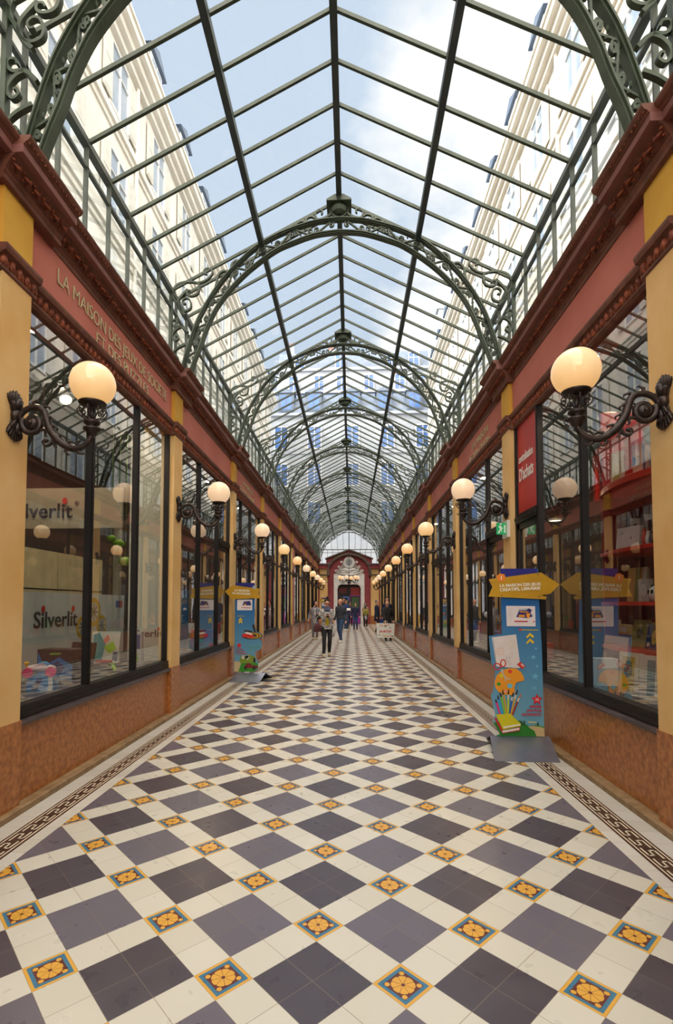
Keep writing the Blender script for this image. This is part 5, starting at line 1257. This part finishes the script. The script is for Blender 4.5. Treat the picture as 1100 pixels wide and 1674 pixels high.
    for s in (-1, 1): a, k, n = legs_[s]; cap(m_, a, k, .056*h*legs[1], .041*h*legs[1]); cap(m_, k, n+Vector((0, 0, .012*h)), .041*h*legs[1], .030*h*legs[1])
    fuse(m_, 'trousers', legs[0], R, vox)
    for s in (-1, 1):
        n = legs_[s][2]; m_ = MB(); z0 = n.z-.045*h
        loft(m_, [(n.x, n.y-.032*h, z0, .028*h, .072*h), (n.x, n.y-.032*h, z0+.018*h, .030*h, .072*h), (n.x, n.y-.02*h, z0+.036*h, .026*h, .05*h), (n.x, n.y+.006*h, z0+.062*h, .026*h, .026*h)])
        fuse(m_, 'shoe', shoes, R, min(vox, .012))
    # coat or jumper with sleeves
    m_ = MB(); b0 = coat_len*h
    rg = [(0, .004*h, b0, .098*h*skirt*wide, .082*h*skirt)] if coat_len < .5 else []
    rg += [(0, 0, max(.525*h, b0), .092*h*wide, .074*h), (0, -lean*.4*h, .62*h, .083*h*wide, .066*h), (0, ch.y, .72*h, .098*h*wide, .072*h), (0, nk.y, .775*h, .102*h*wide, .060*h), (0, nk.y, .805*h, .086*h*wide, .052*h), (0, nk.y, .836*h, .046*h, .044*h)]
    loft(m_, rg)
    for s in (-1, 1):
        a, k, n = arms_[s]; cap(m_, a, k, .034*h, .031*h*sleeve); cap(m_, k, k.lerp(n, .92), .033*h*sleeve, .026*h*sleeve)
    m_.ell(nk+Vector((0, 0, .0)), (.046*h, .044*h, .024*h), 12, 6)
    fuse(m_, 'coat' if coat_len < .45 else 'jacket', top, R, vox)
    # hair
    if hair is not None:
        m_ = MB()
        if hairstyle == 'bald': m_.ell(hp(0, .018, .0), (.046*h, .046*h, .030*h), 14, 8, q)
        elif hairstyle == 'cap':
            m_.ell(hp(0, .004, .030), (.050*h, .060*h, .040*h), 14, 8, q); m_.ell(hp(0, -.055, .026), (.036*h, .03*h, .007*h), 12, 6, q)
        else:
            m_.ell(hp(0, .014, .024), (.051*h, .056*h, .052*h), 14, 10, q); m_.ell(hp(0, .030, -.004), (.046*h, .036*h, .046*h), 12, 8, q)
            if hairstyle == 'bun': m_.ell(hp(.004, .022, .088), (.026*h, .026*h, .024*h), 10, 8, q)
            if hairstyle == 'bob':
                for s in (-1, 1): m_.ell(hp(s*.040, .012, -.012), (.016*h, .034*h, .046*h), 10, 8, q)
            if hairstyle == 'long':
                m_.ell(hp(0, .040, -.055), (.046*h, .022*h, .06*h), 10, 8, q)
                for s in (-1, 1): m_.ell(hp(s*.042, .006, -.03), (.014*h, .028*h, .06*h), 10, 8, q)
        fuse(m_, 'cap' if hairstyle == 'cap' else 'hair', hair, R, min(vox, .009), 2)
    if extra: extra(R, h, dict(nk=nk, ch=ch, hc=hc, arms=arms_, hp=hp, legs=legs_, q=q))
    return R, dict(nk=nk, ch=ch, hc=hc, arms=arms_, hp=hp)
HB = fab('dark_brown_hair', (44, 32, 28)); HK = fab('black_hair', (26, 22, 24)); HG = fab('grey_hair', (130, 122, 118)); HF = fab('fair_hair', (140, 110, 84))
JEANS = fab('blue_jeans', (44, 70, 108), (32, 52, 86)); BLK = fab('black_cloth', (26, 25, 30), (18, 17, 22)); NVY = fab('navy_cloth', (32, 40, 72), (24, 30, 56)); GRY = fab('grey_wool', (142, 140, 150), (120, 118, 128)); GRT = fab('grey_trousers', (112, 108, 112), (94, 90, 96))
SHB = flat((34, 30, 32)); SHW = flat((206, 200, 190)); SHT = flat((170, 156, 130))

def world(R, v):
    return Matrix.Translation(R.location) @ Matrix.Rotation(R.rotation_euler.z, 4, 'Z') @ Vector(v)
# 1. woman with a bun looking at her phone
H1 = 1.64
CARD = mat('patterned_cardigan', (212, 208, 206), .85, rgb2=(74, 70, 78), scale=30)
def ex1(R, h, d):
    m_ = MB(); nk = d['nk']
    m_.tube([(nk.x+.075*math.cos(a), nk.y-.010+.062*math.sin(a), nk.z+.020+.010*math.sin(2*a)) for a in [2*PI*i/20 for i in range(21)]], .036, 10); m_.ell(nk+Vector((0, -.085, -.045)), (.085, .035, .06), 10, 8)
    fuse(m_, 'scarf', fab('blue_grey_scarf', (92, 98, 130), (52, 54, 84), 30), R, .010)
    m_ = MB(); loft(m_, [(0, -.030, .535*h, .085, .108), (0, -.03, .60*h, .080, .105), (0, -.03, .70*h, .082, .112), (0, -.02, .77*h, .07, .09)], 14); fuse(m_, 'yellow_top', fab('mustard_top', (196, 172, 36), (170, 146, 24)), R, .012)
    m_ = MB()
    for s in (-1, 1): m_.tube([(d['hp'](s*.0175, -.055, .008)+Vector((.016*math.cos(a), 0, .014*math.sin(a)))) for a in [2*PI*i/10 for i in range(11)]], .0025, 4)
    m_.build('glasses', BLACK, R)
    for s, w_ in ((-1, .9), (1, 1.15)):
        m_ = MB(); m_.prism([(s*.075, 1.02), (s*.145, 1.02), (s*.19*w_, .60), (s*.16*w_, .54), (s*.085, .56)], (0, -.05, 0), (1, 0, 0), (0, 0, 1), (0, .10, 0)); fuse(m_, 'cardigan_panel', CARD, R, .012)
W1, d1 = person('woman with a hair bun in a patterned cardigan looking down at her phone', -.69, 14.55, H1, .10, [(-.095, -.16, .0), (.07, .10, .015)], [(-.05, -.26, 1.13), (.05, -.27, 1.13)], CARD, (BLK, .92), SHT, HB, 'bun', .47, (0, .42), .009, 1.15, 1.0, None, .015, 1.0, ex1)
p_ = world(W1, (0.0, -.345, 1.15)); q = MB(); q.box(-.035, .035, -.006, .006, -.06, .07); o = tag(q.build('phone', BLACK, None, loc=p_), 'black phone held by the woman with the bun', 'phone'); o.rotation_euler = (.7, 0, .1)
def handbag(loc, rz, w_, d_, h_, m_body, strap, label, strap_mat=None):
    R = empty('handbag', loc, rz, label=label, cat='bag'); m_ = MB(); loft(m_, [(0, 0, 0, w_*.48, d_*.5), (0, 0, .02, w_*.52, d_*.55), (0, 0, h_*.6, w_*.48, d_*.45), (0, 0, h_, w_*.36, d_*.22)], 14); m_.build('bag_body', m_body, R, True)
    m_ = MB(); m_.tube(cat_rom(strap, 4), .009, 6); m_.build('strap', strap_mat or m_body, R, True); return R
handbag(tuple(world(W1, (-.27, -.10, .70))), .1, .22, .12, .23, fab('maroon_leather', (84, 34, 36), (60, 24, 28)), [(-.10, 0, .25), (-.02, .03, .40), (.08, .06, .52), (.13, .06, .60)], 'maroon and grey handbag hanging from the arm of the woman with the bun', fab('beige_strap', (190, 180, 156)))
# 2. woman in a long grey coat
W2, d2 = person('dark-haired woman in a long grey coat walking at the left with a black shoulder bag', -1.52, 21.4, 1.63, .12, [(-.08, -.10, 0), (.09, .08, 0)], [(-.26, -.02, .84), (.10, -.24, 1.08)], GRY, (GRT, .95), SHT, HK, 'bob', .34, (.9, 0), .013, 1.05, 1.0, None, 0, 1.15,
    lambda R, h, d: fuse((lambda m_: (loft(m_, [(0, -.05, .62*h, .05, .085), (0, -.05, .80*h, .05, .085)], 10), m_)[1])(MB()), 'white_top', fab('white_jersey', (220, 216, 212)), R, .012))
handbag(tuple(world(W2, (.24, -.17, .86))), .2, .42, .16, .26, fab('black_leather', (34, 34, 40)), [(-.16, 0, .2), (-.22, .08, .42), (-.20, .12, .56), (-.16, .16, .62)], 'black shoulder bag of the woman in grey')
q = MB(); q.ell((0, 0, 0), (.12, .09, .13), 10, 8); o = tag(q.build('shopping_bag', fab('white_plastic', (222, 222, 226)), None, True, tuple(world(W2, (.26, -.30, 1.06)))), 'crumpled white plastic bag carried by the woman in grey', 'bag')
# 3. man in dark jacket turned aside
person('fair balding man in a dark jacket and jeans just behind the woman with the bun', -.42, 19.9, 1.70, -.5, [(-.06, .16, 0), (.10, -.14, 0)], [(-.28, .02, .86), (.28, -.06, .84)], fab('charcoal_jacket', (52, 56, 66), (38, 42, 50)), (JEANS, 1.0), SHW, HF, 'bald', .50, (-.3, 0), .014, 1.0, 1.08)
# 4. man in blue jacket
W4, _ = person('man in a blue jacket reading a paper in the middle distance', -.30, 28.6, 1.76, .25, [(-.07, -.1, 0), (.09, .1, 0)], [(-.03, -.28, 1.12), (.20, -.22, 1.12)], fab('blue_jacket', (40, 62, 120), (30, 48, 100)), (JEANS, 1.0), SHW, HB, 'short', .49, (.2, .3), .016)
q = MB(); q.box(-.10, .10, -.006, .006, 0, .13); o = tag(q.build('leaflet', WHITE, None, loc=tuple(world(W4, (.08, -.34, 1.14)))), 'white leaflet in the hands of the man in blue', 'paper'); o.rotation_euler = (-.5, 0, .2)
# 5. figure in plum coat walking away, 6. navy-coated person
person('fair-haired person in a plum coat far off, walking away', -.08, 34.6, 1.60, PI-.2, [(-.08, -.2, 0), (.09, .2, .03)], [(-.2, -.1, .85), (.24, .1, .86)], fab('plum_coat', (70, 50, 78), (54, 38, 62)), (BLK, .95), SHB, HF, 'long', .40, (0, 0), .018)
person('short-haired person in a navy coat and jeans standing in the middle', .24, 29.9, 1.56, .05, [(-.08, -.04, 0), (.09, .03, 0)], [(-.24, -.05, .78), (.25, -.05, .78)], NVY, (JEANS, 1.0), SHB, HB, 'short', .44, (0, .1), .016, 1.1, 1.12)
# 7. woman with scarf and yellow bag
def ex7(R, h, d):
    m_ = MB(); nk = d['nk']; m_.tube([(.07*math.cos(a), nk.y+.06*math.sin(a), nk.z+.01) for a in [2*PI*i/14 for i in range(15)]], .035, 8); m_.ell(nk+Vector((0, -.08, -.08)), (.08, .03, .08), 8, 6); fuse(m_, 'scarf', fab('grey_scarf', (70, 68, 84), (44, 42, 56), 30), R, .014)
    m_ = MB(); loft(m_, [(0, -.03, .34*h, .14, .12), (0, -.03, .50*h, .11, .11)], 12); fuse(m_, 'white_tunic', fab('white_tunic_cloth', (206, 206, 214)), R, .016)
W7, _ = person('woman in a tan coat with grey scarf and white tunic right of centre', .88, 31.7, 1.60, -.1, [(-.06, -.12, 0), (.07, .06, 0)], [(-.17, -.12, .80), (.22, .0, .78)], fab('tan_coat', (178, 146, 108), (156, 126, 90)), (BLK, .9), SHW, HK, 'long', .50, (.1, .1), .016, 1.05, 1.0, None, 0, 1, ex7)
handbag(tuple(world(W7, (0.02, -.19, .84))), 0, .30, .12, .30, fab('yellow_black_bag', (190, 176, 40), (50, 46, 50), 4), [(-.10, 0, .28), (-.08, .04, .42), (-.04, .10, .48)], 'yellow and dark bag slung across the woman in tan')
# 8. tall man in dark coat with a blue bag
W8, _ = person('dark-haired man in a long navy coat at the right, seen from the side', 1.36, 27.4, 1.72, 1.2, [(-.07, -.06, 0), (.08, .06, 0)], [(-.22, -.06, .80), (.24, -.08, .80)], NVY, (BLK, 1.0), SHB, HG, 'short', .34, (0, 0), .016, 1.1, 1.12)
q = MB(); q.box(-.17, .17, -.06, .06, 0, .42); q.tube([(-.08, 0, .41), (-.03, 0, .50), (.03, 0, .50), (.08, 0, .41)], .008, 5); hp8 = world(W8, (.24, -.10, .74)); o = tag(q.build('shopping_bag', fab('royal_blue_bag', (30, 60, 140)), None, loc=(hp8.x, hp8.y, .25)), 'blue shopping bag hanging beside the man in the long navy coat', 'bag')
# 9. bald man in black with a big white carrier bag
def ex9(R, h, d): pass
W9, d9 = person('bald man in a black coat carrying a large white bag at the right', 1.46, 21.0, 1.62, .25, [(-.09, -.08, 0), (.14, .02, 0)], [(-.16, -.22, .80), (.25, -.02, .82)], BLK, (BLK, 1.05), SHB, HG, 'bald', .40, (-.1, .1), .013, 1.15, 1.15)
bg_ = empty('shopping_bag', (1.36, 20.62, .14), 0.05, label='large white carrier bag printed with coloured shapes and red lettering', cat='bag')
q = MB(); q.prism([(-.33, 0), (.33, 0), (.37, .56), (-.36, .58)], (0, -.07, 0), (1, 0, 0), (0, 0, 1), (0, .14, 0)); q.build('bag_body', fab('white_carrier', (222, 222, 216)), bg_)
q = MB(); q.tube(cat_rom([(-.10, -.03, .56), (-.05, -.02, .66), (0.04, -.02, .67), (.10, -.03, .56)], 4), .009, 6); q.build('bag_handle', fab('beige_strap', (190, 180, 156)), bg_, True)
for k in range(26):
    x = -.30+.6*random.random(); z = (.36+.19*random.random()) if k < 17 else .04+.10*random.random()
    q = MB(); q.prism(disc(x, z, .016+.014*random.random(), 5), (0, -.0715, 0), (1, 0, 0), (0, 0, 1), (0, .0015, 0)); q.build('printed_shape', flat([(200, 60, 40), (40, 110, 90), (220, 180, 50), (60, 60, 120), (230, 130, 60)][k % 5]), bg_)
text('JouéClub', .13, (0, -.072, .22), (1, 0, 0), (0, 0, 1), flat((196, 40, 40)), 'printed_word', bg_, .0008, 'CENTER', 1.0, .004)
# 10. man behind, by the wall
person('man in a navy jacket standing against the right wall behind the bald man', 1.76, 25.4, 1.84, .1, [(-.09, 0, 0), (.09, 0, 0)], [(-.22, -.1, .95), (.26, -.04, .92)], NVY, (JEANS, 1.0), SHB, HK, 'short', .48, (0, 0), .016)
person('person in a dark jacket partly hidden behind the man reading a paper', -.46, 31.5, 1.85, .0, [(-.09, -.1, 0), (.09, .1, 0)], [(-.22, -.1, .9), (.26, -.04, .92)], BLK, (JEANS, 1.0), SHB, HB, 'short', .48, (0, 0), .018)
